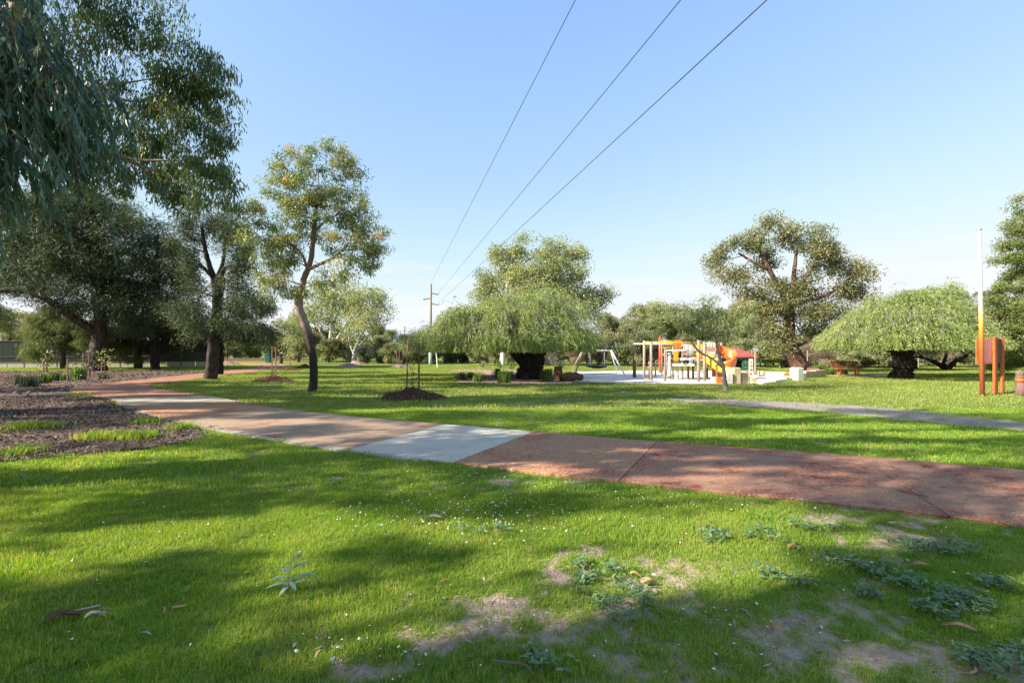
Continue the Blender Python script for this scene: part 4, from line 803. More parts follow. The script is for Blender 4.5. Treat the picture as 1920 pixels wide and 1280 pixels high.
# ------------------------------------------------------------------ scrub and trees along the back
def proto_bush(name, label, leaf, w, h, seed, n, L=.2, W=.07, k=3.2, per=34, twig='twig'):
    r = np.random.default_rng(seed); bl = []
    for i in range(n):
        th = r.random() * 6.28; u = r.uniform(0, .62) * w
        bl.append((np.array([u * math.cos(th), u * .8 * math.sin(th), h * r.uniform(.3, .72)]), (w * r.uniform(.34, .5), w * r.uniform(.34, .5), h * r.uniform(.26, .4))))
    return make_tree(name, label, 'bush', (0, 0, 0), [((0, 0, -.05), .10), ((.05, 0, h * .3), .07), ((.1, .05, h * .6), .03)], bl, leaf, 'bark_brown', k=k, per=per, rc=.34, L=L, W=W, droop=.1, seed=seed, limb_r=.06, mats=M, lo=.15)
def proto_tree(name, label, leaf, bark, w, h, seed, n, L=.3, W=.1, droop=.4, k=2.0, per=44):
    r = np.random.default_rng(seed); bl = []
    for i in range(n):
        th = r.random() * 6.28; u = r.uniform(.05, .7) * w
        bl.append((np.array([u * math.cos(th), u * math.sin(th), h * r.uniform(.45, .92)]), (w * r.uniform(.32, .46), w * r.uniform(.32, .46), h * r.uniform(.10, .17))))
    return make_tree(name, label, 'tree', (0, 0, 0), [((0, 0, -.1), .28), ((.2, .1, h * .3), .2), ((-.1, 0, h * .6), .12), ((.1, 0, h * .85), .06)], bl, leaf, bark, k=k, per=per, rc=.62, L=L, W=W, droop=droop, seed=seed, limb_r=.1, mats=M)
bushes = {'scrub': proto_bush('scrub_bush', 'x', 'leaf_scrub', 2.3, 2.9, 51, 9), 'dark': proto_bush('dark_bush', 'x', 'leaf_darkscrub', 2.4, 2.7, 52, 9), 'pale': proto_bush('pale_bush', 'x', 'leaf_pale', 2.2, 3.0, 53, 9), 'dry': proto_bush('dry_bush', 'x', 'leaf_dry', 2.2, 2.6, 55, 9, L=.22, W=.03), 'olive': proto_bush('olive_bush', 'x', 'leaf_olive', 2.4, 3.3, 54, 10)}
btrees = {'grey': proto_tree('scrub_tree', 'x', 'leaf_scrub', 'bark_brown', 3.6, 8, 61, 12), 'olive': proto_tree('olive_tree', 'x', 'leaf_olive', 'bark_brown', 3.6, 9, 62, 12), 'pale': proto_tree('pale_tree', 'x', 'leaf_pale', 'bark_white', 3.6, 8.5, 63, 12), 'dark': proto_tree('dark_tree', 'x', 'leaf_darkscrub', 'bark_dark', 3.8, 8.5, 64, 13)}
used = set()
def place(protos, kind, px, d, sc, label, group):
    o = protos[kind]; loc = (*((px - 960) * d / F * np.array([1]),), d, 0) if False else ((px - 960) * d / F, d, 0.0); rz = random.uniform(0, 6.28)
    if (id(protos), kind) in used: return copy_tree(o, loc, rz, sc, label, group)
    used.add((id(protos), kind)); o.location = loc; o.rotation_euler = (0, 0, rz); o.scale = (sc, sc, sc) if np.isscalar(sc) else sc; o['label'] = label; o['group'] = group; return o
BG, TG = 'bushes in the scrub along the back of the lawn', 'trees rising from the scrub behind the park'
BL = {'scrub': 'grey-green straggly bush in the scrub along the back of the lawn', 'dark': 'dark dense bush in the scrub along the back of the lawn', 'pale': 'yellow-green bush in the scrub along the back of the lawn', 'olive': 'olive bush in the scrub along the back of the lawn'}
TL = {'grey': 'grey-green scrub tree rising behind the row of bushes', 'olive': 'olive scrub tree rising behind the row of bushes', 'pale': 'pale green tree rising behind the row of bushes', 'dark': 'dark tree rising behind the row of bushes'}
rr = random.Random(9)
ZONES = [(150, 'above the metal fence'), (300, 'past the end of the metal fence'), (400, 'behind the low rail fence'), (480, 'behind the far curve of the red path'), (560, 'behind the green bin'), (645, 'around the forked white gum'), (740, 'around the round-crowned white gum'), (800, 'under the gap where far poles show'), (900, 'behind the timber power pole'), (1000, 'under the weeping tree near the swings'), (1080, 'behind the stump and leaning gum'), (1170, 'behind the swing frame'), (1260, 'behind the climbing frame posts'), (1340, 'behind the yellow slide'), (1420, 'behind the picnic shelter'), (1500, 'between shelter and massive gum'), (1560, 'behind the massive leaning gum'), (1640, 'behind the park bench'), (1740, 'behind the gnarled black trunk'), (1830, 'behind the low forked tree'), (1880, 'behind the orange sign'), (9999, 'behind the brown bollard')]
def zone(px): return next(t for z, t in ZONES if px < z)
BL = {'scrub': 'grey-green straggly bush', 'dark': 'dark dense bush', 'pale': 'yellow-green bush', 'olive': 'olive bush', 'dry': 'dry brown twiggy bush'}
TL = {'grey': 'grey-green scrub tree', 'olive': 'olive scrub tree', 'pale': 'pale green tree', 'dark': 'dark green tree'}
# (px from, to, distance, kinds, scale)
for x0, x1, st, dd, kinds, s0, s1 in [(470, 700, 34, 70, ['scrub', 'pale', 'scrub', 'olive'], .9, 1.3), (690, 905, 24, 56, ['dark', 'scrub', 'dry', 'dark'], .8, 1.05), (900, 1170, 26, 52, ['scrub', 'dry', 'olive', 'scrub', 'dry'], .75, 1.05),
                                      (1160, 1440, 28, 47, ['scrub', 'dry', 'olive', 'pale'], .8, 1.15), (1425, 1660, 26, 44, ['pale', 'scrub', 'dry', 'pale'], .75, 1.05), (1640, 1960, 27, 46, ['scrub', 'dry', 'scrub', 'pale'], .75, 1.1), (230, 480, 30, 74, ['pale', 'scrub', 'pale'], .8, 1.1),
                                      (560, 1900, 46, 62, ['scrub', 'olive', 'scrub', 'dark'], 1.1, 1.6)]:
    x = x0
    while x < x1:
        kd = rr.choice(kinds); s = rr.uniform(s0, s1); q1, q2 = rr.uniform(.9, 1.2), rr.uniform(.8, 1.15); place(bushes, kd, x, dd + rr.uniform(-3, 3), (s * q1, s, s * q2), ('spreading ' if q1 / q2 > 1.2 else 'upright ' if q1 / q2 < .97 else '') + ('tall ' if s > 1.12 else 'low ' if s < .9 else '') + BL[kd] + ' in the scrub ' + zone(x), BG); x += st * rr.uniform(.75, 1.25)
for px, dd, kd, s in [(560, 80, 'pale', .9), (735, 95, 'grey', .75), (700, 80, 'olive', .62), (780, 110, 'grey', .75), (1130, 62, 'grey', .78), (1160, 66, 'grey', .8), (1185, 60, 'grey', .72), (1205, 70, 'olive', .9), (1232, 58, 'pale', .86), (1262, 60, 'pale', .92), (1290, 64, 'grey', .85), (1318, 62, 'olive', .8), (1395, 60, 'olive', .8), (1350, 66, 'pale', .85), (1430, 58, 'grey', .7),
                      (1570, 56, 'grey', .62), (1620, 60, 'olive', .66), (1680, 62, 'grey', .6), (1745, 60, 'pale', .6), (1810, 56, 'olive', .72), (1850, 60, 'grey', .8), (1900, 52, 'pale', .75), (20, 75, 'grey', 1.0), (-30, 70, 'olive', 1.1), (45, 85, 'grey', 1.1), (95, 82, 'olive', .9), (330, 88, 'grey', .7), (380, 86, 'pale', .7), (440, 84, 'grey', .75), (480, 84, 'pale', .75), (398, 92, 'dark', .75), (240, 80, 'pale', .7), (425, 68, 'olive', .6)]:
    place(btrees, kd, px, dd, (s, s, s * rr.uniform(.92, 1.08)), ('big ' if s > .88 else 'small ' if s < .72 else '') + TL[kd] + ' rising ' + zone(px), TG)
for protos in (bushes, btrees):
    for kd, o in protos.items():
        if (id(protos), kd) not in used:
            for ch in list(o.children): bpy.data.objects.remove(ch)
            bpy.data.objects.remove(o)
from collections import defaultdict
same = defaultdict(list)
for o in C.objects:
    if o.parent is None and o.get('group') in (BG, TG): same[o['label']].append(o)
for lab, os_ in same.items():
    os_.sort(key=lambda o: o.scale[0] * o.scale[2])
    names = {1: [''], 2: ['smaller ', 'larger '], 3: ['smallest ', 'middle-sized ', 'largest ']}.get(len(os_))
    if names and len(os_) > 1:
        for o, w_ in zip(os_, names): o['label'] = w_ + lab
def frond_tree():
    d_ = 60; b = P(1846, 660, d_) * np.array([1, 1, 0]); root = thing('palm_tree', 'thin palm head showing beside the tall coloured pole', 'palm', b); rng = np.random.default_rng(5)
    top = P(1848, 553, d_); mb = MB(); mb.tube(spline([b, (b + top) / 2 + [.2, 0, 0], top], 10), np.linspace(.22, .14, 10), 8); mb.build('trunk', M['bark_dark'], root, True)
    for i in range(9):
        th = i * .7; o = np.array([math.cos(th), math.sin(th), 0]); L_ = rng.uniform(1.3, 1.9); c = spline([top, top + o * L_ * .5 + [0, 0, .5], top + o * L_ + [0, 0, -.3]], 14); V, Fs = [], []
        for k in range(1, 14):
            for sg in (-1, 1):
                s_ = np.cross(o, [0, 0, 1]) * sg; n = len(V); w_ = .45 * math.sin(k / 14 * 3.0) + .1; a_ = c[k]
                V += [a_ - o * .03, a_ + s_ * w_ * .6 + o * .1 + [0, 0, -w_ * .3], a_ + s_ * w_ + o * .15 + [0, 0, -w_ * .8], a_ + o * .05]; Fs.append((n, n + 1, n + 2, n + 3))
        MB().add(V, Fs).build('frond', M['leaf_darkscrub'], root)
frond_tree()

# ------------------------------------------------------------------ power poles and wires
def power_pole(px, base_py, top_py, d, arms, label, rw=.15, guard=False):
    b = P(px, base_py, d) * np.array([1, 1, 0]); root = thing('power_pole', label, 'power pole', b); top = P(px + 1, top_py, d)
    mb = MB(); mb.tube([b - [0, 0, .2], top], [rw, rw * .68], 12); mb.build('pole', M['pole_wood'], root, True)
    if guard:
        mb = MB(); mb.tube([b - [0, 0, .1], b + [0, 0, 1.55]], [rw * 1.12, rw * 1.1], 12); mb.build('base_sleeve', M['pole_green'], root, True)
    for ax, ay in arms:
        e = P(ax, ay, d); s0 = np.array([b[0] + .05, d, e[2] + (.12 if guard else 0)]); mb = MB(); mb.bar(s0, e, .11, .11); mb.build('crossarm', M['pole_wood'], root)
        if guard:
            mb = MB(); mb.lathe(e, [(.05, 0), (.09, .06), (.05, .1), (.09, .15), (.04, .24)], 10); mb.build('insulator', M['steel'], root, True)
    return root
power_pole(807, 684.5, 532, 49, [(822, 552), (794, 561.5), (822, 571.5)], 'tall timber power pole with staggered arms and pale green foot', guard=True)
power_pole(757.5, 668, 612, 150, [(764, 619), (752, 620)], 'distant power pole, the taller of two in the gap between trees', .3)
power_pole(749, 668, 619, 175, [(755, 625), (744, 626)], 'distant power pole, the shorter of two in the gap between trees', .3)
mb = MB(); st0 = G(820.5, 690); mb.tube([st0 - [0, 0, .1], P(817.5, 655, st0[1]), P(815, 640, st0[1])], .05, 8)
mb.build_top('guy_wire_guard', M['white_metal'], st0, 'thin white leaning guard post beside the timber power pole', 'guy guard')
for (ax, ay), (wx, wd), lab in [((808, 532), (1080, 9.5), 'power line running from the pole top, leftmost of three wires'), ((822, 551), (1278, 7.7), 'power line between the two outer wires overhead'), ((822, 570), (1440, 6.2), 'power line lowest on the pole, rightmost of three wires')]:
    a_ = P(ax, ay, 49) + [0, 0, .1]; c_ = P(wx, -2, wd); e_ = c_ + (c_ - a_) * (22 / (49 - wd)); e_[2] = c_[2] + (c_[2] - a_[2]) * .3
    ts = np.linspace(0, 1, 60)[:, None]; pth = a_ + (e_ - a_) * ts
    k = (49 - wd) / (49 - e_[1]); line = a_ + (e_ - a_) * k; sag = (c_[2] - line[2]) / (4 * k * (1 - k)); pth[:, 2] += (4 * ts * (1 - ts) * sag)[:, 0]
    mb = MB(); mb.tube(pth, .0085, 5); mb.build_top('power_line', M['wire'], a_, lab, 'power line', 'power lines crossing the sky', True)

# ------------------------------------------------------------------ metal fence on plinths
fence = thing('metal_fence', 'grey-green corrugated metal fence on cream plinths behind the mulch bed', 'fence', (-44, 41, 0))
f0, f1 = np.array([-47.0, 40.6]), np.array([-28.2, 44.8]); fn = 8
pw = np.linalg.norm(f1 - f0) / fn; fd = unit(f1 - f0); fr = np.array([fd[1], -fd[0]])
for i in range(fn + 1):
    q = f0 + fd * pw * i; mb = MB(); mb.box((q[0], q[1], 1.2), (.09, .09, 2.4), math.atan2(fd[1], fd[0])); mb.build('post', M['fence_metal'], fence)
for i in range(fn):
    q = f0 + fd * pw * i; m = 26; t = np.linspace(.05, pw - .05, m * 4 + 1); zz = np.array([0, .035, .035, 0])
    off = np.array([zz[k % 4] for k in range(len(t))]); pts = q + fd * t[:, None] + fr * off[:, None]
    V = [(*p, .5) for p in pts] + [(*p, 2.32) for p in pts]; n = len(pts); mb = MB(); mb.add(V, [(k, k + 1, n + k + 1, n + k) for k in range(n - 1)]); mb.build('panel', M['fence_metal'], fence)
    for z in (2.34, .98, .5):
        a_, b_ = q + fd * .05, q + fd * (pw - .05); mb = MB(); mb.bar((*(a_ + fr * .045), z), (*(b_ + fr * .045), z), .05, .06); mb.build('rail', M['fence_metal'], fence)
    for k in range(2):
        a_, b_ = q + fd * (pw * k / 2 + .03), q + fd * (pw * (k + 1) / 2 - .03); c_ = (a_ + b_) / 2
        mb = MB(); mb.box((c_[0], c_[1], .22), (np.linalg.norm(b_ - a_), .08, .52), math.atan2(fd[1], fd[0]), .015); mb.build('plinth', M['plinth'], fence)
# low rail fence and bench-like rails far across the lawn
lr = thing('rail_fence', 'low grey log rail fence beyond the dark straight tree', 'rail fence', P(320, 678, 60) * np.array([1, 1, 0]))
for px in (305, 318, 327, 343): 
    a_ = P(px, 678, 58) * np.array([1, 1, 0]); mb = MB(); mb.bar(a_ - [0, 0, .1], a_ + [0, 0, .75], .13); mb.build('post', M['pole_wood'], lr)
mb = MB(); mb.bar(P(298, 667, 58), P(345, 671, 58), .16); mb.build('rail', M['pole_wood'], lr)
mb = MB(); mb.bar(P(300, 675, 58), P(330, 674, 58), .1); mb.build('rail', M['pole_wood'], lr)
# back boundary line: dark low board edge
be = thing('board_edging', 'low dark board edging along the far lawn', 'edging', (-45, 66, 0)); mb = MB()
for i in range(9): mb = MB(); mb.box((-48 + i * 2.45, 66 + i * .15, .2), (2.4, .08, .4), .06); mb.build('board', M['timber_brown'], be)

# ------------------------------------------------------------------ staked saplings on mulch mounds
def mound_geo(b, rx, ry, h, seed, n=28, m=9):
    r = np.random.default_rng(seed); V, Fs = [], []; ph = r.random(n) * .16
    for k in range(m):
        u = 1 - k / (m - 1)
        for i in range(n):
            th = 2 * math.pi * i / n; q = 1 + .1 * math.sin(3 * th + seed) + ph[i] * .5
            V.append((b[0] + rx * u * q * math.cos(th), b[1] + ry * u * q * math.sin(th), -.02 + h * (1 - u ** 1.5) * (1 + .12 * math.sin(2 * th + k) + r.normal(0, .05)) + r.normal(0, .012)))
    for k in range(m - 1):
        for i in range(n): Fs.append((k * n + i, k * n + (i + 1) % n, (k + 1) * n + (i + 1) % n, (k + 1) * n + i))
    return V, Fs
def chips_on(name, pts, mat, parent, L=(.05, .12), W=(.012, .03), seed=0, kind='stuff', flat=.35):
    r = np.random.default_rng(seed); n = len(pts); dv = unit(r.normal(0, 1, (n, 3)) * np.array([1, 1, flat]))
    v, fl, tn = leaf_arrays(np.array(pts), dv, r.uniform(*L, n), r.uniform(*W, n), r, 0, side=np.tile(np.array([0, 0, 1.0]), (n, 1)) + r.normal(0, .5, (n, 3)))
    me = np_mesh(name, v - (wloc(parent) if parent is not None else 0), [fl[0]], tn); o = link(name, me, M[mat], parent); o['kind'] = kind; return o
def sapling(label, b, mound=None, stakes=(), leaves=(), stem_h=.9, leafmat_='leaf_darkscrub', seed=0, cat='sapling', nleaf=40, spread=.25, L=.1, stake_mat='stake', mound_mat='mulch_red', stake_w=.045, leafz=(.2, 1)):
    r = np.random.default_rng(seed + 900); root = thing('staked_sapling', label, cat, b, 'young trees planted in the lawn and bed')
    if mound:
        rx, ry, h = mound; V, Fs = mound_geo(b, rx, ry, h, seed); MB().add(V, Fs).build('mulch_mound', M[mound_mat], root, True)
        n = int(700 * rx * ry) + 60; u, th = np.sqrt(r.random(n)), r.random(n) * 6.283
        pts = np.stack([b[0] + rx * u * np.cos(th) * 1.1, b[1] + ry * u * np.sin(th) * 1.1, h * np.clip(1 - u ** 1.5, 0, 1) + .01 + r.normal(0, .012, n)], 1); chips_on('wood_chips', pts, 'chips_red', root, (.05, .14), (.015, .04), seed, flat=.6)
    for (sx, sy, sh, lean) in stakes:
        a_ = np.array([b[0] + sx, b[1] + sy, -.05]); mb = MB(); mb.bar(a_, a_ + [lean, 0, sh + .05], stake_w); mb.build('stake', M[stake_mat], root)
    s0 = np.array([b[0], b[1], 0]); sp = spline([s0, s0 + [.04, .02, stem_h * .5], s0 + [-.02, 0, stem_h]], 10); mb = MB(); mb.tube(sp, np.linspace(.012, .004, 10), 5); mb.build('stem', M['twig'], root)
    n = nleaf; zf = r.uniform(*leafz, n); p = np.stack([b[0] + r.normal(0, spread, n), b[1] + r.normal(0, spread, n), zf * stem_h], 1)
    dl = unit(r.normal(0, .7, (n, 3)) + [0, 0, -.35]); v, fl, tn = leaf_arrays(p, dl, r.uniform(.7, 1.3, n) * L, r.uniform(.8, 1.2, n) * L * .45, r)
    link('crown', np_mesh('crown', v - np.array(b), [fl[0]], tn), M[leafmat_], root)
    return root
b = G(770, 747); sapling('thin dark-leaved sapling between two brown stakes on big mulch mound', b, (1.12, .75, .34), [(-.14, .05, 1.86, .03), (.31, -.22, 1.78, .01)], stem_h=1.15, seed=1, nleaf=70, spread=.13, L=.10, leafz=(.3, 1.05))
b = G(513, 715); sapling('staked sapling on a dark mulch mound near the crooked gum', b, (1.05, .7, .28), [(-.1, .05, 1.75, 0), (.16, -.1, 1.72, 0)], stem_h=.6, seed=2, nleaf=24, spread=.12, L=.1)
b = G(544, 694); sapling('small pale sapling on a low mulch mound beyond the stakes', b, (.8, .6, .3), [(0, 0, 1.1, 0)], stem_h=2.4, leafmat_='leaf_pale', seed=3, nleaf=170, spread=.42, L=.17, leafz=(.45, 1.1))
b = G(572, 690.5); sapling('bare low mulch mound just behind the crooked gum', b, (.9, .6, .34), [], stem_h=.4, seed=4, nleaf=10)
b = G(655, 688.5); sapling('leafy grey-green sapling on a pale mulch mound in the open lawn', b, (1.1, .8, .34), [(.1, 0, 1.2, 0)], stem_h=2.5, leafmat_='leaf_scrub', seed=5, nleaf=260, spread=.5, L=.2, leafz=(.3, 1.1), mound_mat='mulch_pale')
b = G(668, 682); sapling('far orange-brown mulch mound beside the white forked trunk', b, (1.2, .8, .36), [], stem_h=.5, seed=6, nleaf=14, mound_mat='mulch_pale')
b = G(748, 688); sapling('far sapling on orange mound marked by three short stakes', b, (.95, .7, .3), [(-.2, 0, 1.5, 0), (.05, 0, 1.5, 0), (.3, .1, 1.3, 0)], stem_h=.8, seed=7, nleaf=26, L=.15, stake_mat='stake', mound_mat='mulch_pale', stake_w=.07)
b = G(427, 684.5); sapling('far bare mulch mound by the red path curve', b, (1.3, .8, .4), [], stem_h=.4, seed=8, nleaf=8, mound_mat='mulch_pale')
for i, (px, py, lab, lm, nl, sp_, st) in enumerate([(86, 708, 'spindly grey-leaved seedling tied to two thin stakes in the bed', 'leaf_scrub', 60, .2, 2), (161, 707, 'dark leafy seedling among three close stakes in the bed', 'leaf_darkscrub', 120, .25, 3), (195, 704, 'silvery sapling with loose leaves by the big dark trunk', 'leaf_scrub', 110, .28, 2), (132, 716, 'thin staked seedling behind the bright green clump', 'leaf_darkscrub', 20, .15, 1)]):
    b = G(px, py); sapling(lab, b, None, [(-.14 + .14 * k, .05 * k, 1.15 + .25 * (i == 1), 0) for k in range(st)], stem_h=1.5 if i != 3 else .8, leafmat_=lm, seed=20 + i, nleaf=nl, spread=sp_, L=.15, stake_mat='timber_brown', stake_w=.05, leafz=(.35, 1.1))

# grassy clumps planted in the beds
def clump(label, b, h, n, mat, seed, spread=.5, rad=.12, group='strappy clumps planted in the mulch beds'):
    r = np.random.default_rng(seed); V, Fs, Tn, k = [], [], [], 0
    for i in range(n):
        th = r.random() * 6.283; o = np.array([math.cos(th), math.sin(th), 0]); s_ = np.array([-o[1], o[0], 0]); q = np.array([*(r.normal(0, rad, 2)), 0]); ln = h * r.uniform(.6, 1.15); le = r.uniform(.1, 1) * spread; w_ = .012 + .008 * r.random()
        pts = [q, q + o * le * ln * .25 + [0, 0, ln * .5], q + o * le * ln * .6 + [0, 0, ln * .85], q + o * le * ln * 1.0 + [0, 0, ln * (.95 - .4 * le)]]
        for j, p_ in enumerate(pts[:-1]): V += [p_ - s_ * w_ * (1 - j * .2), p_ + s_ * w_ * (1 - j * .2)]
        V.append(pts[3]); Fs += [(k, k + 1, k + 3, k + 2), (k + 2, k + 3, k + 5, k + 4), (k + 4, k + 5, k + 6, k + 6)]; Tn += [r.random()] * 7; k += 7
    F4 = np.array([f for f in Fs if f[2] != f[3]]); F3 = np.array([f[:3] for f in Fs if f[2] == f[3]])
    o = link('grass_clump', np_mesh('grass_clump', np.array(V), [F4, F3], np.array(Tn)), M[mat]); o.location = tuple(b); return tag(o, label, 'grass clump', group)
for i, (px, py, h, n, mt, lab) in enumerate([(945, 718, .62, 240, 'leaf_fresh', 'big bright green strappy clump in front of the thick dark trunk'), (1027, 715, .66, 260, 'leaf_fresh', 'big bright green strappy clump beside the fallen log'), (896, 716, .42, 150, 'leaf_fresh', 'bright green clump in the bed between dark shrubs'), (866, 712, .42, 130, 'leaf_darkscrub', 'dusty green clump at the tip of the tree bed'),
                                           (884, 709, .38, 90, 'leaf_darkscrub', 'small dark upright shrub near the tip of the tree bed'), (933, 708, .55, 170, 'leaf_darkscrub', 'dark rounded shrub behind the bright green clump'), (957, 711, .45, 130, 'leaf_darkscrub', 'dark green clump touching the bright one before the trunk'), (908, 711, .3, 70, 'leaf_scrub', 'sparse grey clump in the middle of the tree bed'), (1012, 711, .35, 80, 'leaf_darkscrub', 'small dark clump at the foot of the thick trunk'),
                                           (147, 712, .72, 240, 'leaf_fresh', 'yellow-green strappy clump standing highest in the mulch bed'), (37, 720, .46, 170, 'leaf_darkscrub', 'dark green clump at the end of the bed planting'), (62, 719, .42, 170, 'leaf_darkscrub', 'dusky clump in the bed planting beside its dark neighbour'), (82, 717, .5, 180, 'leaf_fresh', 'mid-green clump near the two thin stakes'), (103, 714, .46, 150, 'leaf_darkscrub', 'grey-green clump in the bed just before the bright ones'), (120, 712, .4, 120, 'leaf_fresh', 'small light clump beside the yellow-green one'), (52, 725, .4, 160, 'leaf_darkscrub', 'low dark clump lowest in the bed planting'), (195, 710, .36, 110, 'leaf_darkscrub', 'dark low clump by the silvery sapling'),
                                           (905, 689, .5, 80, 'leaf_scrub', 'pale clump in the far end of the tree bed'), (935, 689, .6, 90, 'leaf_fresh', 'green clump in the far end of the tree bed'), (958, 692, .5, 80, 'leaf_fresh', 'lone green clump behind the thick trunk'), (1050, 691, .6, 90, 'leaf_darkscrub', 'dark clump behind the stump')]):
    clump(lab, G(px, py, .012), h * (1.25 if i > 16 else 1), n, mt, 300 + i)
def litter_grass(label, px, py, rx, n, seed):
    b = G(px, py, .01); r = np.random.default_rng(seed); d_ = b[1]; V, Fs, Tn, k = [], [], [], 0
    for i in range(n):
        q = np.array([r.normal(0, rx * d_ / F * .36), r.normal(0, .16), 0]); th = r.random() * 6.28; o = np.array([math.cos(th), math.sin(th), 0]); s_ = np.array([-o[1], o[0], 0]); ln = r.uniform(.07, .19)
        V += [q - s_ * .004, q + s_ * .004, q + o * ln * .4 + [0, 0, ln * .7] + s_ * .003, q + o * ln * .4 + [0, 0, ln * .7] - s_ * .003, q + o * ln * .9 + [0, 0, ln * .8]]; Fs.append(k); Tn += [r.random()] * 5; k += 5
    Fs = np.array(Fs)[:, None]; o = link('grass_patch', np_mesh('grass_patch', np.array(V), [Fs + np.array([[0, 1, 2, 3]]), Fs + np.array([[3, 2, 4]])], np.array(Tn)), M['grass']); o.location = tuple(b); return tag(o, label, 'grass patch', 'grass tufts growing through the mulch', 'stuff')
for i, (px, py, rx, n, lab) in enumerate([(62, 803, 60, 900, 'long green grass tuft spreading in the dark mulch, farthest from the path'), (190, 822, 55, 700, 'green grass tuft in the mulch near the lawn edge'), (255, 822, 50, 650, 'long grass patch in the mulch below the path bend'), (275, 793, 30, 240, 'small grass tuft at the mulch edge beside the path'), (338, 804, 26, 240, 'grass tuft at the tip of the mulch by the path edge'), (150, 742, 30, 250, 'low dull grass patch in the mulch behind the others'), (40, 851, 40, 300, 'sparse grass patch at the near edge of the mulch')]): litter_grass(lab, px, py, rx, n, 400 + i)

# ------------------------------------------------------------------ sign, pole and bollard
b = G(1842, 741); root = thing('marker_pole', 'tall pole fading from rust red to white beside the orange sign', 'pole', b); d_ = b[1]
mb = MB(); mb.tube([b - [0, 0, .1], P(1836.5, 431, d_)], [.072, .055], 14); mb.build('shaft', M['pole_ombre'], root, True)
mb = MB(); mb.tube([P(1836.5, 431.2, d_), P(1836.2, 428.5, d_)], [.072, .06], 12); mb.build('cap', M['steel'], root, True)
mb = MB(); mb.tube(spline([P(1836.3, 429, d_), P(1835, 421, d_), P(1833, 414, d_)], 7), .011, 5); mb.build('antenna', M['steel'], root)
b = G(1866, 738.5); root = thing('park_sign', 'orange park sign with plum panel on two square posts', 'sign', b); d1 = b[1]
def px_w(px, d_): return (px - 960) * d_ / F
d2 = d1 + .35
for px, dd, tp in ((1866, d1, 632), (1879.5, d2, 633)):
    z = P(px, tp, dd)[2]; mb = MB(); mb.box((px_w(px, dd), dd, z / 2 - .05), (.15 if px < 1870 else .12, .07, z + .1), .05, .012); mb.build('post', M['rust'], root)
x0, x1, zt, zb = px_w(1834, d1), px_w(1861, d1) - .0, P(0, 634, d1)[2], P(0, 682, d1)[2]
mb = MB(); mb.box(((x0 + x1) / 2, d1 + .06, (zt + zb) / 2), (x1 - x0 + .04, .035, zt - zb)); mb.build('board', M['sign_frame'], root)
mb = MB(); mb.box(((x0 + x1) / 2 + .09, d1 + .036, (zt + zb) / 2 - .02), (x1 - x0 - .16, .012, zt - zb - .1)); mb.build('face_panel', M['sign_face'], root)
mb = MB(); mb.bar((px_w(1871.5, d1), d1 + .12, (zt + zb) / 2), (px_w(1874.5, d2), d2 - .02, (zt + zb) / 2), .05, zt - zb - .02); mb.build('side_board', M['sign_dark'], root)
b = G(1913, 743); mb = MB(); h = 48 * b[1] / F
mb.lathe(b, [(.125, -.1), (.125, h * .55)], 16)
root = thing('bollard', 'short round brown timber bollard with orange band at the picture edge', 'bollard', b)
mb.build('lower_post', M['bollard'], root, True)
mb = MB(); mb.lathe(b, [(.129, h * .551), (.129, h * .72)], 16); mb.build('band', M['rust'], root, True)
mb = MB(); mb.lathe(b, [(.122, h * .721), (.122, h * .80), (.112, h * .81), (.112, h * .83), (.122, h * .84), (.122, h * .97), (.10, h)], 16); mb.build('top', M['bollard'], root, True)

# ------------------------------------------------------------------ park bench
b = G(1590, 705.5); d_ = b[1]; root = thing('park_bench', 'red-brown slatted park bench beside the bright round shrub', 'bench', b); w = 1.62
rz = .06
for k in range(4): mb = MB(); mb.box((b[0], b[1] - .22 + k * .125, .45 + .01 * k), (w, .1, .04), rz, .008); mb.build('slat', M['bench'], root)
for k in range(3): mb = MB(); mb.bar((b[0] - w / 2, b[1] + .28 + .03 * k, .58 + .13 * k), (b[0] + w / 2, b[1] + .28 + .03 * k, .58 + .13 * k), .035, .105); mb.build('slat', M['bench'], root)
for sx in (-.52, .52):
    mb = MB(); mb.bar((b[0] + sx, b[1] - .25, .41), (b[0] + sx, b[1] + .27, .43), .06, .05); mb.bar((b[0] + sx, b[1] + .26, .40), (b[0] + sx, b[1] + .36, .93), .055); mb.bar((b[0] + sx, b[1] - .2, .40), (b[0] + sx + .0, b[1] + .0, .02), .07); mb.bar((b[0] + sx, b[1] + .22, .40), (b[0] + sx, b[1] + .0, .02), .07); mb.box((b[0] + sx, b[1], .015), (.12, .5, .03)); mb.build('leg', M['rust'], root)
for i, (px, py, sc, lab) in enumerate([(1536, 702, .55, 'bright green clipped round shrub near the bench'), (1572, 702, .42, 'small green rounded shrub half behind the bench')]):
    bb = G(px, py); r = np.random.default_rng(600 + i); n = 2600; v_ = unit(r.normal(0, 1, (n, 3))); v_[:, 2] = np.abs(v_[:, 2]); p = np.array(bb) + v_ * r.uniform(.75, 1, (n, 1)) * np.array([.62, .62, .62]) * sc / .55 * np.array([1, 1, .95]) + [0, 0, .03]
    vv, fl, tn = leaf_arrays(p, unit(v_ + r.normal(0, .6, (n, 3))), r.uniform(.06, .1, n), r.uniform(.03, .045, n), r); root = thing('round_shrub', lab, 'shrub', bb, 'round shrubs near the bench')
    link('crown', np_mesh('crown', vv - np.array(bb), [fl[0]], tn), M['leaf_fresh'], root); MB().tube([bb - [0, 0, .05], bb + [0, 0, .4]], [.05, .03], 6).build('stem', M['twig'], root)
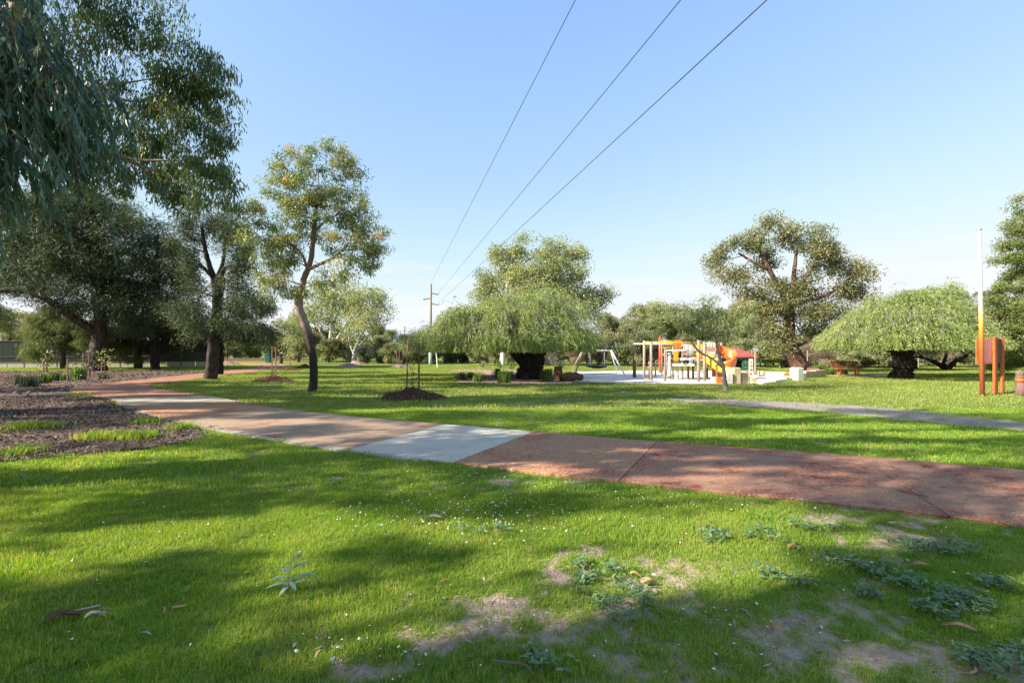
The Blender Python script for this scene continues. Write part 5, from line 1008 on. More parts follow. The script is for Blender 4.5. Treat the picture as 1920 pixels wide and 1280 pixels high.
# post and wire fence behind the bench
wf = thing('wire_fence', 'thin post and wire fence along the scrub beyond the bench', 'fence', P(1580, 690, 40) * np.array([1, 1, 0]))
fp = [(1410 + 52 * i, 41 + .25 * i) for i in range(9)]
for px, dd in fp: q = np.array([px_w(px, dd), dd, 0]); mb = MB(); mb.tube([q - [0, 0, .1], q + [0, 0, 1.55]], .045, 7); mb.build('post', M['timber_grey'], wf)
for z in (.4, .8, 1.15, 1.5): mb = MB(); mb.tube([(px_w(p_, dd), dd, z) for p_, dd in fp], .006, 4); mb.build('wire', M['steel'], wf)

# green bin, fallen log and stump
b = G(503, 680); root = thing('rubbish_bin', 'green wheelie bin beside the far path', 'bin', b); mb = MB()
for z0, s0, z1, s1 in ((.06, .24, 1.0, .31),):
    V = [(b[0] + sx * s, b[1] + sy * s, z) for z, s in ((z0, s0), (z1, s1)) for sx, sy in ((-1, -1), (1, -1), (1, 1), (-1, 1))]; mb.add(V, [(3, 2, 1, 0), (4, 5, 6, 7), (0, 1, 5, 4), (1, 2, 6, 5), (2, 3, 7, 6), (3, 0, 4, 7)])
mb.build('body', M['bin_green'], root); mb = MB(); mb.box((b[0], b[1] - .02, 1.05), (.68, .72, .09), 0, .03); mb.build('lid', M['bin_green'], root)
for sx in (-.2, .2): mb = MB(); mb.tube([(b[0] + sx - .03, b[1] + .26, .1), (b[0] + sx + .03, b[1] + .26, .1)], .1, 12); mb.build('wheel', M['black'], root)
def log(label, pts, r0, r1, seed, cat='log'):
    b_ = np.array(pts[0]) * np.array([1, 1, 0]); sp = spline(pts, 14); v, f = tube_geo(sp, np.linspace(r0, r1, 14), 12, True, .14, seed); return MB().add(v, f).build_top('fallen_log', M['log'], b_, label, cat, 'logs lying by the playground', True)
q = G(1046, 712); log('dark stump standing beside the bright clump', [q - [0, 0, .1], q + [.03, 0, .35], q + [.02, .02, .72]], .26, .2, 1, 'stump')
q = G(1055, 715); e = G(1092, 714); log('dark fallen log between the stump and the white sand', [q + [0, 0, .16], (q + e) / 2 + [0, .1, .26], e + [0, 0, .17]], .24, .17, 2)
q = G(1515, 702); e = G(1537, 703); log('hollow brown log at the end of the limestone wall', [q + [0, 0, .25], e + [0, 0, .25]], .2, .22, 3)

# ------------------------------------------------------------------ swing set
root = thing('swing_set', 'pale steel swing frame with a basket seat on the sand', 'swing', G(1115, 702)); ds = 31.5
zt = P(0, 657, ds)[2]; xl, xr = px_w(1092, ds), px_w(1143, ds)
mb = MB(); mb.tube([(xl - .1, ds, zt), (xr + .1, ds - .5, zt)], .055, 10); mb.build('beam', M['white_metal'], root, True)
for x_, yo, dx in ((xl, 0, -1), (xr, -.5, 1)):
    for sy in (-1, 1): mb = MB(); mb.tube([(x_, ds + yo, zt), (x_ + dx * .65, ds + yo + sy * 1.15, -.05)], .05, 9); mb.build('leg', M['timber_grey'] if dx < 0 else M['white_metal'], root, True)
cx, cy = (xl + xr) / 2, ds - .25
mb = MB(); a_ = np.linspace(0, 2 * math.pi, 25); mb.tube([(cx + .6 * math.cos(t), cy + .6 * math.sin(t), .5) for t in a_], .06, 8, False); mb.build('basket_rim', M['black'], root, True)
mb = MB(); mb.lathe((cx, cy, .5), [(.02, -.14), (.3, -.12), (.56, -.02), (.57, 0), (.3, -.09), (.02, -.11)], 20); mb.build('basket_seat', M['black'], root, True)
for sx in (-1, 1):
    for sy in (-1, 1): mb = MB(); mb.tube([(cx + sx * .42, cy + sy * .42, .5), (cx + sx * .5, cy - sx * .1, zt)], .012, 5); mb.build('chain', M['steel'], root)

# ------------------------------------------------------------------ play structure
ps = thing('play_structure', 'wooden climbing frame with yellow slide and orange spiral slide on sand', 'play equipment', (px_w(1280, 25), 25, 0))
def ppost(px, top, base, w=.14, mat='timber_grey', rnd=True):
    d_ = GD(base); z = P(px, top, d_)[2]; mb = MB(); c_ = (px_w(px, d_), d_)
    if rnd: w *= .8; mb.tube([(*c_, -.1), (*c_, z - .01), (*c_, z)], [w / 2, w / 2, w / 2 * .7], 10)
    else: mb.box((*c_, z / 2 - .05), (w, w, z + .1), 0, .01)
    return mb.build('post', M[mat], ps, rnd)
for a_ in [(1188, 641, 708, .13, 'timber_brown'), (1190.8, 677, 708, .15, 'timber_brown'), (1208, 638, 713, .17), (1221, 640, 713.5, .18), (1217, 677, 710, .12), (1229, 676, 706, .12), (1247, 654, 715, .13), (1262, 645, 711, .1), (1268, 655, 710, .12), (1279.6, 642, 712, .14), (1290.5, 668, 711, .15, 'timber_brown'), (1299.5, 668, 709, .15, 'timber_brown'),
           (1310, 638, 716, .19), (1321, 641, 714.5, .19), (1326, 668, 708, .14, 'timber_brown'), (1344, 641, 712, .14), (1353, 641, 708, .12), (1360, 654, 709, .14, 'timber_brown'), (1378, 655, 707, .12), (1241, 636, 703, .1), (1250, 655, 702, .1)]: ppost(*a_)
def prail(a, b, w=.06, mat='white_metal', name='rail', n=8): mb = MB(); mb.tube([a, b], w / 2, n); return mb.build(name, M[mat], ps, True)
prail(P(1188, 644.5, 26.5), P(1262, 645, 25.6), .07)
for o_ in (0, .55): prail(P(1208, 641.5, 24.8 + o_), P(1312, 642.5, 24.3 + o_), .085, 'yellow', 'overhead_rail')
for k in range(13):
    px = 1214 + k * 7.2; prail(P(px, 641.6, 24.75 - k * .03), P(px, 641.6, 24.75 - k * .03) + [0, .55, 0], .035, 'white_metal', 'rung')
prail(P(1191, 681, 27), P(1246, 681.5, 26.2), .035, 'timber_grey', 'balance_rope'); prail(P(1191, 686, 27), P(1246, 686.5, 26.2), .035, 'timber_grey', 'balance_rope')
prail(P(1249, 656.5, 24.4), P(1341, 657.5, 25.2), .075)
prail(P(1208, 711, 24.8), P(1222, 711.5, 24.8), .12, 'timber_grey', 'step'); prail(P(1247, 707, 24.5), P(1258, 707, 24.6), .12, 'timber_grey', 'step')
# crane mast
d_ = 33
for px, w_, mt in ((1237.5, .16, 'red_orange'), (1241.5, .1, 'timber_grey')): mb = MB(); z = P(px, 621, d_)[2]; mb.tube([(px_w(px, d_), d_, -.1), (px_w(px, d_), d_, z)], w_ / 2 if mt != 'timber_grey' else w_ / 2, 10); mb.build('mast', M[mt], ps, True)
mb = MB(); mb.tube(spline([P(1236.5, 620, d_), P(1240, 617.5, d_), P(1245, 622, d_), P(1251, 628, d_)], 10), .075, 9); mb.build('mast_arm', M['red_orange'], ps, True)
prail(P(1231, 678, 29), P(1247, 662, 28), .1, 'red_orange', 'hand_rail')
# climbing columns, panels
for px, t_, b_ in ((1255.5, 662, 711), (1269.5, 682, 710)): dd = GD(b_); z = P(px, t_, dd)[2]; mb = MB(); mb.lathe((px_w(px, dd), dd, 0), [(.09, -.05), (.09, z), (.07, z + .02)], 14); mb.build('climbing_column', M['white_metal'], ps, True)
def ppanel(px0, px1, py0, py1, d_, mat, name='panel', th=.05): a_, c_ = P(px0, py0, d_), P(px1, py1, d_); mb = MB(); mb.box(((a_[0] + c_[0]) / 2, d_, (a_[2] + c_[2]) / 2), (c_[0] - a_[0], th, a_[2] - c_[2]), 0, .01); return mb.build(name, M[mat], ps)
ppanel(1263.5, 1272, 659, 680, 25.4, 'yellow'); ppanel(1266, 1279, 637, 654, 26.6, 'orange', 'roof_panel', .08)
ppanel(1292, 1299, 673, 681, 25.0, 'white_metal'); ppanel(1312.5, 1317.5, 667, 674, 24.6, 'orange')
for k, (px, py) in enumerate(((1282.5, 658), (1286, 658))): mb = MB(); mb.tube([P(px, py, 24.9), P(px, py, 24.8)], .09, 12); mb.build('steering_knob', M['orange'], ps)
# decks
for px0, px1, py, dn, df in ((1262, 1300, 682, 24.9, 26.3), (1276, 1345, 671.5, 25.0, 26.8)):
    a_ = P(px0, py, dn); c_ = P(px1, py, dn); nb = 8
    for k in range(nb): mb = MB(); y_ = dn + (df - dn) * (k + .5) / nb; mb.box(((a_[0] + c_[0]) / 2, y_, a_[2] - .03), (c_[0] - a_[0], (df - dn) / nb - .012, .05)); mb.build('deck_plank', M['timber_grey'], ps)
    mb = MB(); mb.box(((a_[0] + c_[0]) / 2, dn - .03, a_[2] - .05), (c_[0] - a_[0] + .05, .05, .12)); mb.build('deck_beam', M['white_metal'], ps)
prail(P(1281, 671.5, 24.9), P(1311, 671.5, 24.7), .06)
def barrier(px0, px1, py0, py1, d_, n, mat, name='barrier'):
    for py in (py0, py1): prail(P(px0, py, d_), P(px1, py, d_), .045, mat, 'barrier_rail', 6)
    for k in range(n): px = px0 + (px1 - px0) * (k + .5) / n; prail(P(px, py0, d_), P(px, py1, d_), .03, mat, 'baluster', 6)
barrier(1281, 1299, 646, 670.5, 25.6, 7, 'white_metal'); barrier(1300, 1310, 647, 670.5, 25.3, 4, 'yellow'); barrier(1311, 1319, 645, 665, 26, 4, 'yellow'); barrier(1322, 1353, 642.5, 654.5, 27.0, 11, 'white_metal'); barrier(1322, 1344, 657, 668, 25.4, 8, 'white_metal'); barrier(1243, 1266, 638.5, 652, 27.5, 6, 'yellow')
# ladder rungs
for k in range(4): prail(P(1301, 685 + k * 5.5, 25.6), P(1309.5, 685 + k * 5.5, 25.2), .05, 'white_metal', 'rung')
for k in range(4): prail(P(1313.5, 676 + k * 7, 26), P(1320, 676 + k * 7, 26), .05, 'white_metal', 'rung')
# yellow slide: curved chute with raised sides
def chute(pts, w, side, mat, name, lean=0.0, n=26, nrm=None):
    sp = spline(pts, n); Tg = unit(np.gradient(sp, axis=0)); S = unit(np.cross(Tg, np.array([0, 0, 1.0]))); U = np.cross(S, Tg); prof = [(-w / 2 - .05, side), (-w / 2 - .03, side + .02), (-w / 2 + .02, side), (-w / 2 + .05, .05), (-w * .3, 0), (w * .3, 0), (w / 2 - .05, .05), (w / 2 - .02, side), (w / 2 + .03, side + .02), (w / 2 + .05, side), (w / 2 + .02, -.05), (-w / 2 - .02, -.05)]
    V = [sp[k] + S[k] * a_ + U[k] * b_ for k in range(n) for a_, b_ in prof]; m = len(prof); Fs = [(k * m + i, k * m + (i + 1) % m, (k + 1) * m + (i + 1) % m, (k + 1) * m + i) for k in range(n - 1) for i in range(m)]; Fs += [tuple(range(m)), tuple((n - 1) * m + i for i in range(m - 1, -1, -1))]
    return MB().add(V, Fs).build(name, M[mat], ps, True)
chute([P(1312, 668, 25.3), P(1322, 669.5, 25.0), P(1336, 682, 24.6), P(1350, 692.5, 24.2), P(1361, 697, 23.9), P(1370, 699, 23.7)], .5, .2, 'yellow', 'slide')
# orange spiral slide round its own post
cx, cy = px_w(1361, 25.6), 25.6; mb = MB()
for i in range(1):
    th = np.linspace(2.5, 2.5 - 5.6, 44); zz = np.linspace(1.45, .34, 44); n = 44; prof = [(.16, .10), (.22, 0), (.5, -.03), (.70, .02), (.80, .16), (.84, .42), (.87, .62), (.90, .62), (.88, .40), (.84, .12), (.72, -.06), (.5, -.09), (.2, -.06), (.12, .08)]
    grow = np.clip(np.linspace(1.15, .75, 44), 0, 2); V = []
    for k in range(n):
        for r_, z in prof: V.append((cx + .62 * r_ * math.cos(th[k]), cy + .62 * r_ * math.sin(th[k]), zz[k] + .85 * z * (grow[k] if z > .1 else 1)))
    m = len(prof); Fs = [(k * m + i, k * m + (i + 1) % m, (k + 1) * m + (i + 1) % m, (k + 1) * m + i) for k in range(n - 1) for i in range(m)] + [tuple(range(m)), tuple((n - 1) * m + i for i in range(m - 1, -1, -1))]
    mb.add(V, Fs)
mb.build('spiral_slide', M['orange'], ps, True)
mb = MB(); mb.bar(P(1322, 655.5, 26.2), P(1346, 655.5, 25.9), .7, .1); mb.build('slide_hood', M['red_orange'], ps)
ppanel(1335, 1351, 690, 706, 26.2, 'orange', 'lower_shield', .06)
for (px, py, sx, mt) in ((1349.5, 719.5, .24, 'orange'), (1340.5, 719, .16, 'lime_pale')): q = G(px, py); mb = MB(); mb.box((q[0], q[1] + .15, .14), (sx, .3, .32), 0, .02); mb.build('end_block', M[mt], ps)

# limestone blocks and low curved wall edging the sand
bw = [(1383, 689, 719.5, 14, .45, 'limestone'), (1398, 699, 719, 15, .5, 'limestone'), (1413.5, 708, 719, 14, .5, 'limestone'), (1368.5, 699, 719.8, 13, .45, 'lime_pale'), (1371.5, 689.3, 717, 8, .2, 'lime_pale')]
for i, (px, t_, b_, wpx, dp, mt) in enumerate(bw):
    d_ = GD(b_); z = P(px, t_, d_)[2]; c_ = (px_w(px, d_), d_ + dp / 2 + .02, z / 2 - .04); mb = MB(); mb.box(c_, (wpx * d_ / F, dp, z + .08), .05, .03)
    mb.build_top('limestone_block', M[mt], (c_[0], c_[1], 0), ['tallest tan limestone block behind the thin tree trunk', 'middle-height tan limestone block in the stepped row', 'lowest tan limestone block ending the stepped row', 'pale limestone block touching the thin tree trunk', 'narrow white upright block beside the tallest tan block'][i], 'stone block', 'limestone blocks stepped along the sand edge')
lw = thing('limestone_wall', 'low limestone wall curving along the edge of the sand', 'wall', G(1480, 714))
wp = [G(px, py)[:2] for px, py in [(1424, 719.6), (1447, 717), (1468, 713.8), (1487, 711.5), (1505, 709.5), (1523, 708), (1542, 706.6)]]
for i in range(6):
    a_, c_ = wp[i], wp[i + 1]; dv = unit(c_ - a_); L_ = np.linalg.norm(c_ - a_) - .015; m_ = (a_ + c_) / 2; z = [.06, .12, .2, .3, .4, .42][i]; mb = MB(); mb.box((m_[0], m_[1], z / 2 - .05), (L_, .34, z + .1), math.atan2(dv[1], dv[0]), .02); mb.build('stone', M['lime_pale' if i < 3 else 'limestone'], lw)
for i, (px, t_, b_, wpx, lab) in enumerate([(1496, 689, 713.5, 15, 'tall white limestone block standing on the low wall'), (1503, 702, 713, 10, 'squat grey limestone block leaning on the tall white one')]):
    d_ = GD(b_); z = P(px, t_, d_)[2]; mb = MB(); mb.box((px_w(px, d_), d_ + .1, z / 2 - .04), (wpx * d_ / F, .5, z + .08), .3, .03); mb.build_top('limestone_block', M['lime_pale'], (px_w(px, d_), d_ + .1, 0), lab, 'stone block', 'limestone blocks on the low wall')
q = P(1476, 704, 25.5); root = thing('play_disc', 'round orange disc standing in the sand beside the white block', 'play disc', q * np.array([1, 1, 0])); mb = MB(); mb.tube([q - [0, .06, 0], q + [0, .06, 0]], .17, 18); mb.build('disc', M['orange'], root); mb = MB(); mb.tube([q * np.array([1, 1, 0]) - [0, 0, .05], q - [0, 0, .1]], .05, 8); mb.build('foot', M['timber_grey'], root)
for i, (px, b_, t_, w_) in enumerate([(1418, 703, 697, .36), (1427.5, 705.5, 696, .40), (1402, 700, 696, .28)]):
    q = G(px, b_); z = P(px, t_, q[1])[2] if P(px, t_, q[1])[2] > .15 else .2; mb = MB(); mb.lathe(q, [(w_ / 2, -.05), (w_ / 2 * .97, z), (w_ / 2 * .85, z + .02)], 14)
    mb.build_top('timber_stump', M['limestone' if i == 1 else 'timber_brown'], q, ['brown timber stepping stump in the sand', 'light tan stepping stump, widest of three', 'small stepping stump under the flower board'][i], 'stump', 'stepping stumps in the sand', True)
# painted board with three round flowers, standing in the sand
q = G(1408, 704); d_ = q[1]; root = thing('play_board', 'upright cream board with three painted flowers', 'play board', q); zt, zb = P(0, 672.5, d_)[2], P(0, 699, d_)[2]; xw = 7.4 * d_ / F
mb = MB(); mb.box((q[0], d_, (zt + zb) / 2), (xw, .06, zt - zb), 0, .02); mb.build('board', M['lime_pale'], root)
for k, mt in enumerate(('orange', 'rust', 'leaf_fresh')):
    c_ = np.array([q[0], d_ - .034, zt - (zt - zb) * (.24 + .27 * k)])
    mb = MB()
    for j in range(6): t = j * math.pi / 3; o_ = np.array([math.cos(t), 0, math.sin(t)]) * .045; mb.tube([c_ + o_, c_ + o_ - [0, .006, 0]], .03, 10)
    mb.build('flower', M['yellow' if k == 0 else 'orange' if k == 1 else 'green_paint'], root); mb = MB(); mb.tube([c_ - [0, .004, 0], c_ - [0, .012, 0]], .028, 10); mb.build('flower_centre', M['red_orange'], root)
mb = MB(); mb.bar((q[0], d_ + .01, -.05), (q[0], d_ + .01, zb + .01), .1); mb.build('post', M['red_orange'], root)
q = G(1416, 701); mb = MB(); root = thing('sign_post', 'thin grey post with small plate beyond the flower board', 'sign', q); mb.bar(q - [0, 0, .1], q + [0, 0, 1.65], .08); mb.build('post', M['timber_grey'], root); mb = MB(); mb.box(q + [0, -.05, 1.6], (.3, .02, .22)); mb.build('plate', M['steel'], root)

# picnic shelter
d_ = 38.0; cx = px_w(1368, d_); root = thing('picnic_shelter', 'picnic shelter with red hipped roof and green posts behind the slides', 'shelter', (cx, d_, 0)); ze, zr = P(0, 668, d_)[2], P(0, 655, d_)[2] + .15; hw, hd = 38 * d_ / F, 1.5
V = [(cx - hw, d_ - hd, ze), (cx + hw, d_ - hd, ze), (cx + hw, d_ + hd, ze), (cx - hw, d_ + hd, ze), (cx - hw * .35, d_, zr), (cx + hw * .35, d_, zr)]
mb = MB(); V2 = [(x, y, z - .07) for x, y, z in V[:4]]; mb.add(V + V2, [(0, 1, 5, 4), (1, 2, 5), (2, 3, 4, 5), (3, 0, 4), (6, 7, 1, 0), (7, 8, 2, 1), (8, 9, 3, 2), (9, 6, 0, 3), (9, 8, 7, 6)]); mb.build('roof', M['roof_red'], root)
for sy in (-1, 1): mb = MB(); mb.box((cx, d_ + sy * (hd - .2), ze - .15), (hw * 2 - .3, .1, .16)); mb.build('beam', M['green_paint'], root)
for sx in (-.82, .28, .5, .86):
    for sy in (-1, 1): mb = MB(); mb.box((cx + sx * hw, d_ + sy * (hd - .2), (ze - .23) / 2 - .05), (.13, .13, ze - .23 + .1)); mb.build('post', M['green_paint'], root)
mb = MB(); mb.box((cx + hw * .2, d_, .74), (1.7, .75, .06), 0, .01); mb.build('table_top', M['timber_brown'], root)
for sy in (-.6, .6): mb = MB(); mb.box((cx + hw * .2, d_ + sy, .44), (1.7, .28, .05), 0, .01); mb.build('seat', M['timber_brown'], root)
for sx in (-.5, .5): mb = MB(); mb.box((cx + hw * .2 + sx, d_, .37), (.1, 1.3, .66)); mb.build('trestle', M['timber_brown'], root)

# white scrap on the lawn
q = G(1166, 736); r = np.random.default_rng(3); mb = MB(); V = [q + np.array([r.normal(0, .12), r.normal(0, .08), abs(r.normal(0.03, .02))]) for _ in range(8)]; mb.add(V, [(0, 1, 2), (1, 2, 3), (2, 3, 4), (3, 4, 5), (4, 5, 6), (5, 6, 7)]); mb.build_top('paper_scrap', M['petal'], q, 'crumpled white scrap lying on the lawn', 'litter')

# ------------------------------------------------------------------ close-up plants and litter on the near lawn
def sickle_mesh(name, L, W, curve, lift, seed, thick=0.0):
    r = np.random.default_rng(seed); n = 9; mb = MB(); V = []
    for k in range(n):
        t = k / (n - 1); c = np.array([L * (t - .5), curve * L * (t - .5) ** 2 * 4 - curve * L * .5, lift * L * math.sin(t * 3.1) + .004]); w = W * .5 * (math.sin(math.pi * min(t * .92 + .06, 1)) ** .7)
        V += [c + [0, w, .25 * w], c + [0, 0, 0], c + [0, -w, .3 * w]]
    mb.add(V, [(k * 3 + j, k * 3 + j + 1, k * 3 + j + 4, k * 3 + j + 3) for k in range(n - 1) for j in range(2)]); return mb.mesh(name, (0, 0, 0), True)
leafm = [sickle_mesh('fallen_leaf', .13, .026, .18, .10, 1), sickle_mesh('fallen_leaf', .11, .03, -.12, .14, 2), sickle_mesh('fallen_leaf', .15, .022, .3, .06, 3), sickle_mesh('fallen_leaf', .09, .034, .05, .2, 4)]
fl_list = [(183, 1100, 0, 'curled tan leaf standing in the grass between two sun flecks', 'deadleaf', 1.0, 3), (463, 1077, .5, 'pinkish dry leaf beside the seedling with long leaves', 'deadleaf', .8, 3), (308, 1147, 2.2, 'brown dry leaf, steeper one of a crossed pair', 'deadleaf', .9, 0), (337, 1141, .45, 'brown dry leaf, flatter one of a crossed pair', 'deadleaf', 1.1, 0), (457, 1031, 2.4, 'tan dry leaf in the bright fleck above the seedling', 'deadleaf', .9, 1), (121, 974, 2.0, 'curved pale leaf lying in the shaded grass', 'deadleaf', .9, 2), (247, 963, .2, 'small tan leaf in the shade past the mulch', 'deadleaf', .6, 3), (271, 1194, .1, 'broad grey-brown leaf flat in the shaded grass', 'deadleaf_grey', 1.1, 1), (552, 1214, 1.6, 'silver-grey leaf upright in the lower grass', 'deadleaf_grey', .8, 3), (597, 1229, 1.2, 'tan leaf tilted next to the silver-grey one', 'deadleaf', .8, 1), (872, 1191, 2.5, 'long orange-brown curved leaf by the daisies', 'deadleaf', 1.3, 2), (833, 1090, 1.0, 'pinkish leaf on a bare sandy spot', 'deadleaf', .9, 0), (1290, 1049, 2.6, 'small orange leaf in the wide bright patch', 'deadleaf', .7, 3), (1222, 1042, .1, 'rounded tan leaf catching sun', 'deadleaf', .6, 3), (1395, 1150, 2.5, 'brown leaf among daisies on the sandy ground', 'deadleaf', .9, 2), (788, 960, 1.5, 'grey leaf standing upright near the concrete slab', 'deadleaf_grey', 1.0, 3), (1440, 1080, 2.3, 'thin curved brown leaf beside the low weed', 'deadleaf', .9, 2), (1820, 1264, .2, 'broad brown leaf at the lowest weed patch', 'deadleaf', 1.1, 2), (625, 905, .2, 'pale grey leaf in the grass below the concrete slab', 'deadleaf_grey', 1.3, 0), (1500, 1030, .3, 'orange leaf lying on the sunlit bare patch', 'deadleaf', .9, 1)]
rf = random.Random(4)
for i, (px, py, rz, lab, mt, sc, km) in enumerate(fl_list):
    me = leafm[km].copy(); me.materials.append(M[mt]); o = bpy.data.objects.new('fallen_leaf', me); C.objects.link(o); o.location = tuple(G(px, py + 4, .025)); o.rotation_euler = (rf.uniform(-.3, .3), rf.uniform(-.35, .15), rz); sc *= .6; o.scale = (sc, sc, sc); tag(o, lab, 'fallen leaf', 'dry leaves scattered on the near lawn')
def bark_strip(px, py, L, W, rz, lab, mt, seed):
    L, W = L * .72, W * .72; r = np.random.default_rng(seed); n = 8; mb = MB(); V = []
    for k in range(n):
        t = k / (n - 1); w = W * .5 * (1 - .35 * abs(2 * t - 1) ** 3) * r.uniform(.85, 1.15); z = .012 + .02 * math.sin(t * 3.14)
        for y_, dz in ((-w, .010), (-w * .3, 0), (w * .4, .002), (w, .014)): V.append(np.array([L * (t - .5), y_ + .012 * math.sin(t * 5 + seed), z + dz]))
        for y_, dz in ((w, .008), (-w, .004)): V.append(np.array([L * (t - .5), y_, z + dz - .006]))
    m = 6; mb.add(V, [(k * m + j, k * m + (j + 1) % m, (k + 1) * m + (j + 1) % m, (k + 1) * m + j) for k in range(n - 1) for j in range(m)]); b_ = G(px, py, .015)
    o = link('bark_strip', mb.mesh('bark_strip', (0, 0, 0)), M[mt]); o.location = tuple(b_); o.rotation_euler = (0, 0, rz); tag(o, lab, 'bark strip', 'strips of shed bark on the near lawn')
for i, a_ in enumerate([(1192, 1086, .12, .022, 2.5, 'orange bark strip at the rim of the grey weed patch', 'bark_piece'), (1215, 1099, .14, .035, .15, 'wider orange bark piece touching the weed patch', 'bark_piece'), (1727, 1068, .2, .035, 3.0, 'straight rusty bark strip between two weed patches', 'bark_piece'), (1797, 1186, .22, .022, 2.7, 'long pale bark strip on the sandy ground', 'bark_piece'), (1448, 1188, .15, .02, 2.5, 'thin brown bark strip beside yellow daisies', 'bark_piece'), (812, 976, .22, .022, .1, 'grey bark strip flat in the bright band of grass', 'deadleaf_grey'), (1690, 990, .25, .02, 2.6, 'greyish bark strip close to the path edge', 'deadleaf_grey'), (118, 1164, .24, .05, .35, 'dark bark slab half sunk in the grass', 'log'), (178, 1163, .14, .03, .3, 'pale bark flake beside the dark bark slab', 'deadleaf_grey'), (1490, 1030, .16, .03, .2, 'reddish bark flake on the bright bare patch', 'bark_piece'), (630, 903, .2, .03, .2, 'grey curled bark near the lower edge of the slab', 'deadleaf_grey')]): bark_strip(*a_, seed=i)
q = G(950, 1254); mb = MB(); mb.tube(spline([q + [-.06, .02, .03], q + [.0, .0, .035], q + [.09, -.01, .03], q + [.13, -.08, .03]], 10), .006, 6); mb.build_top('fallen_twig', M['twig'], q, 'bent dark twig among the lowest grass', 'twig')
q = G(128, 1160); mb = MB(); mb.tube([q + [-.1, -.03, .03], q + [.14, .06, .05]], .006, 6); mb.build_top('fallen_twig', M['twig_grey'], q, 'straight grey twig across the dark bark slab', 'twig')

# gum seedling with long leaves
b = G(540, 1113); root = thing('gum_seedling', 'small blue-green gum seedling with long leaves standing in the lawn', 'seedling', b)
mb = MB(); sp = spline([b - [0, 0, .02], b + [.005, 0, .09], b + [.015, .01, .19]], 10); mb.tube(sp, np.linspace(.004, .0022, 10), 6); mb.build('stem', M['deadleaf'], root, True)
for i, (z, th, L_, el, w_) in enumerate([(.19, 1.0, .12, .75, .024), (.165, .35, .16, .35, .026), (.15, .1, .14, .6, .028), (.14, 2.6, .10, .35, .03), (.115, 3.3, .13, .1, .03), (.10, .2, .19, .25, .034), (.08, 5.6, .09, -.1, .03), (.075, 3.6, .14, .18, .034), (.06, 4.4, .09, -.1, .03), (.05, .9, .13, .2, .03), (.045, 2.3, .10, .15, .028), (.17, 4.0, .08, .5, .022)]):
    o_ = np.array([math.cos(th), math.sin(th), 0]); s_ = np.array([-o_[1], o_[0], 0]); p0 = b + [.008, 0, z]; V, n = [], 8
    for k in range(n):
        t = k / (n - 1); c_ = p0 + o_ * L_ * t * math.cos(el) + np.array([0, 0, L_ * t * math.sin(el) - .25 * L_ * t * t]); w = w_ * .5 * (math.sin(math.pi * (t * .93 + .05)) ** .8)
        V += [c_ + s_ * w + [0, 0, .3 * w], c_, c_ - s_ * w + [0, 0, .3 * w]]
    mb = MB(); mb.add(V, [(k * 3 + j, k * 3 + j + 1, k * 3 + j + 4, k * 3 + j + 3) for k in range(n - 1) for j in range(2)]); o = mb.build('leaf', M['seedling'] if 'seedling' in M else M.setdefault('seedling', leafmat('seedling', [(0, (0.26, 0.36, 0.28)), (1, (0.26, 0.36, 0.28))], .25, .45, .4)), root, True)

# broadleaf weeds: flat rosettes of lobed leaves, each leaf its own piece
def lobed(name, L, seed):
    r = np.random.default_rng(seed); n = 9; V, Fs, Tn = [], [], []
    for k in range(n):
        t = k / (n - 1); w = L * .20 * (math.sin(math.pi * (t * .9 + .08)) ** .7) * (1.25 if k % 2 else .6); z = .16 * L * math.sin(t * 2.6) + .006
        V += [(L * t, w, z + w * .3), (L * t, 0, z), (L * t, -w, z + w * .3)]; Tn += [r.random()] * 3
    F4 = np.array([(k * 3 + j, k * 3 + j + 1, k * 3 + j + 4, k * 3 + j + 3) for k in range(n - 1) for j in range(2)]); me_ = np_mesh(name, np.array(V), [F4], np.full(len(V), r.random())); me_.materials.append(M['weed']); return me_
wl_ = [lobed('leaf', .10, 1), lobed('leaf', .075, 2), lobed('leaf', .12, 3), lobed('leaf', .06, 4), lobed('leaf', .085, 5)]
rw = np.random.default_rng(88)
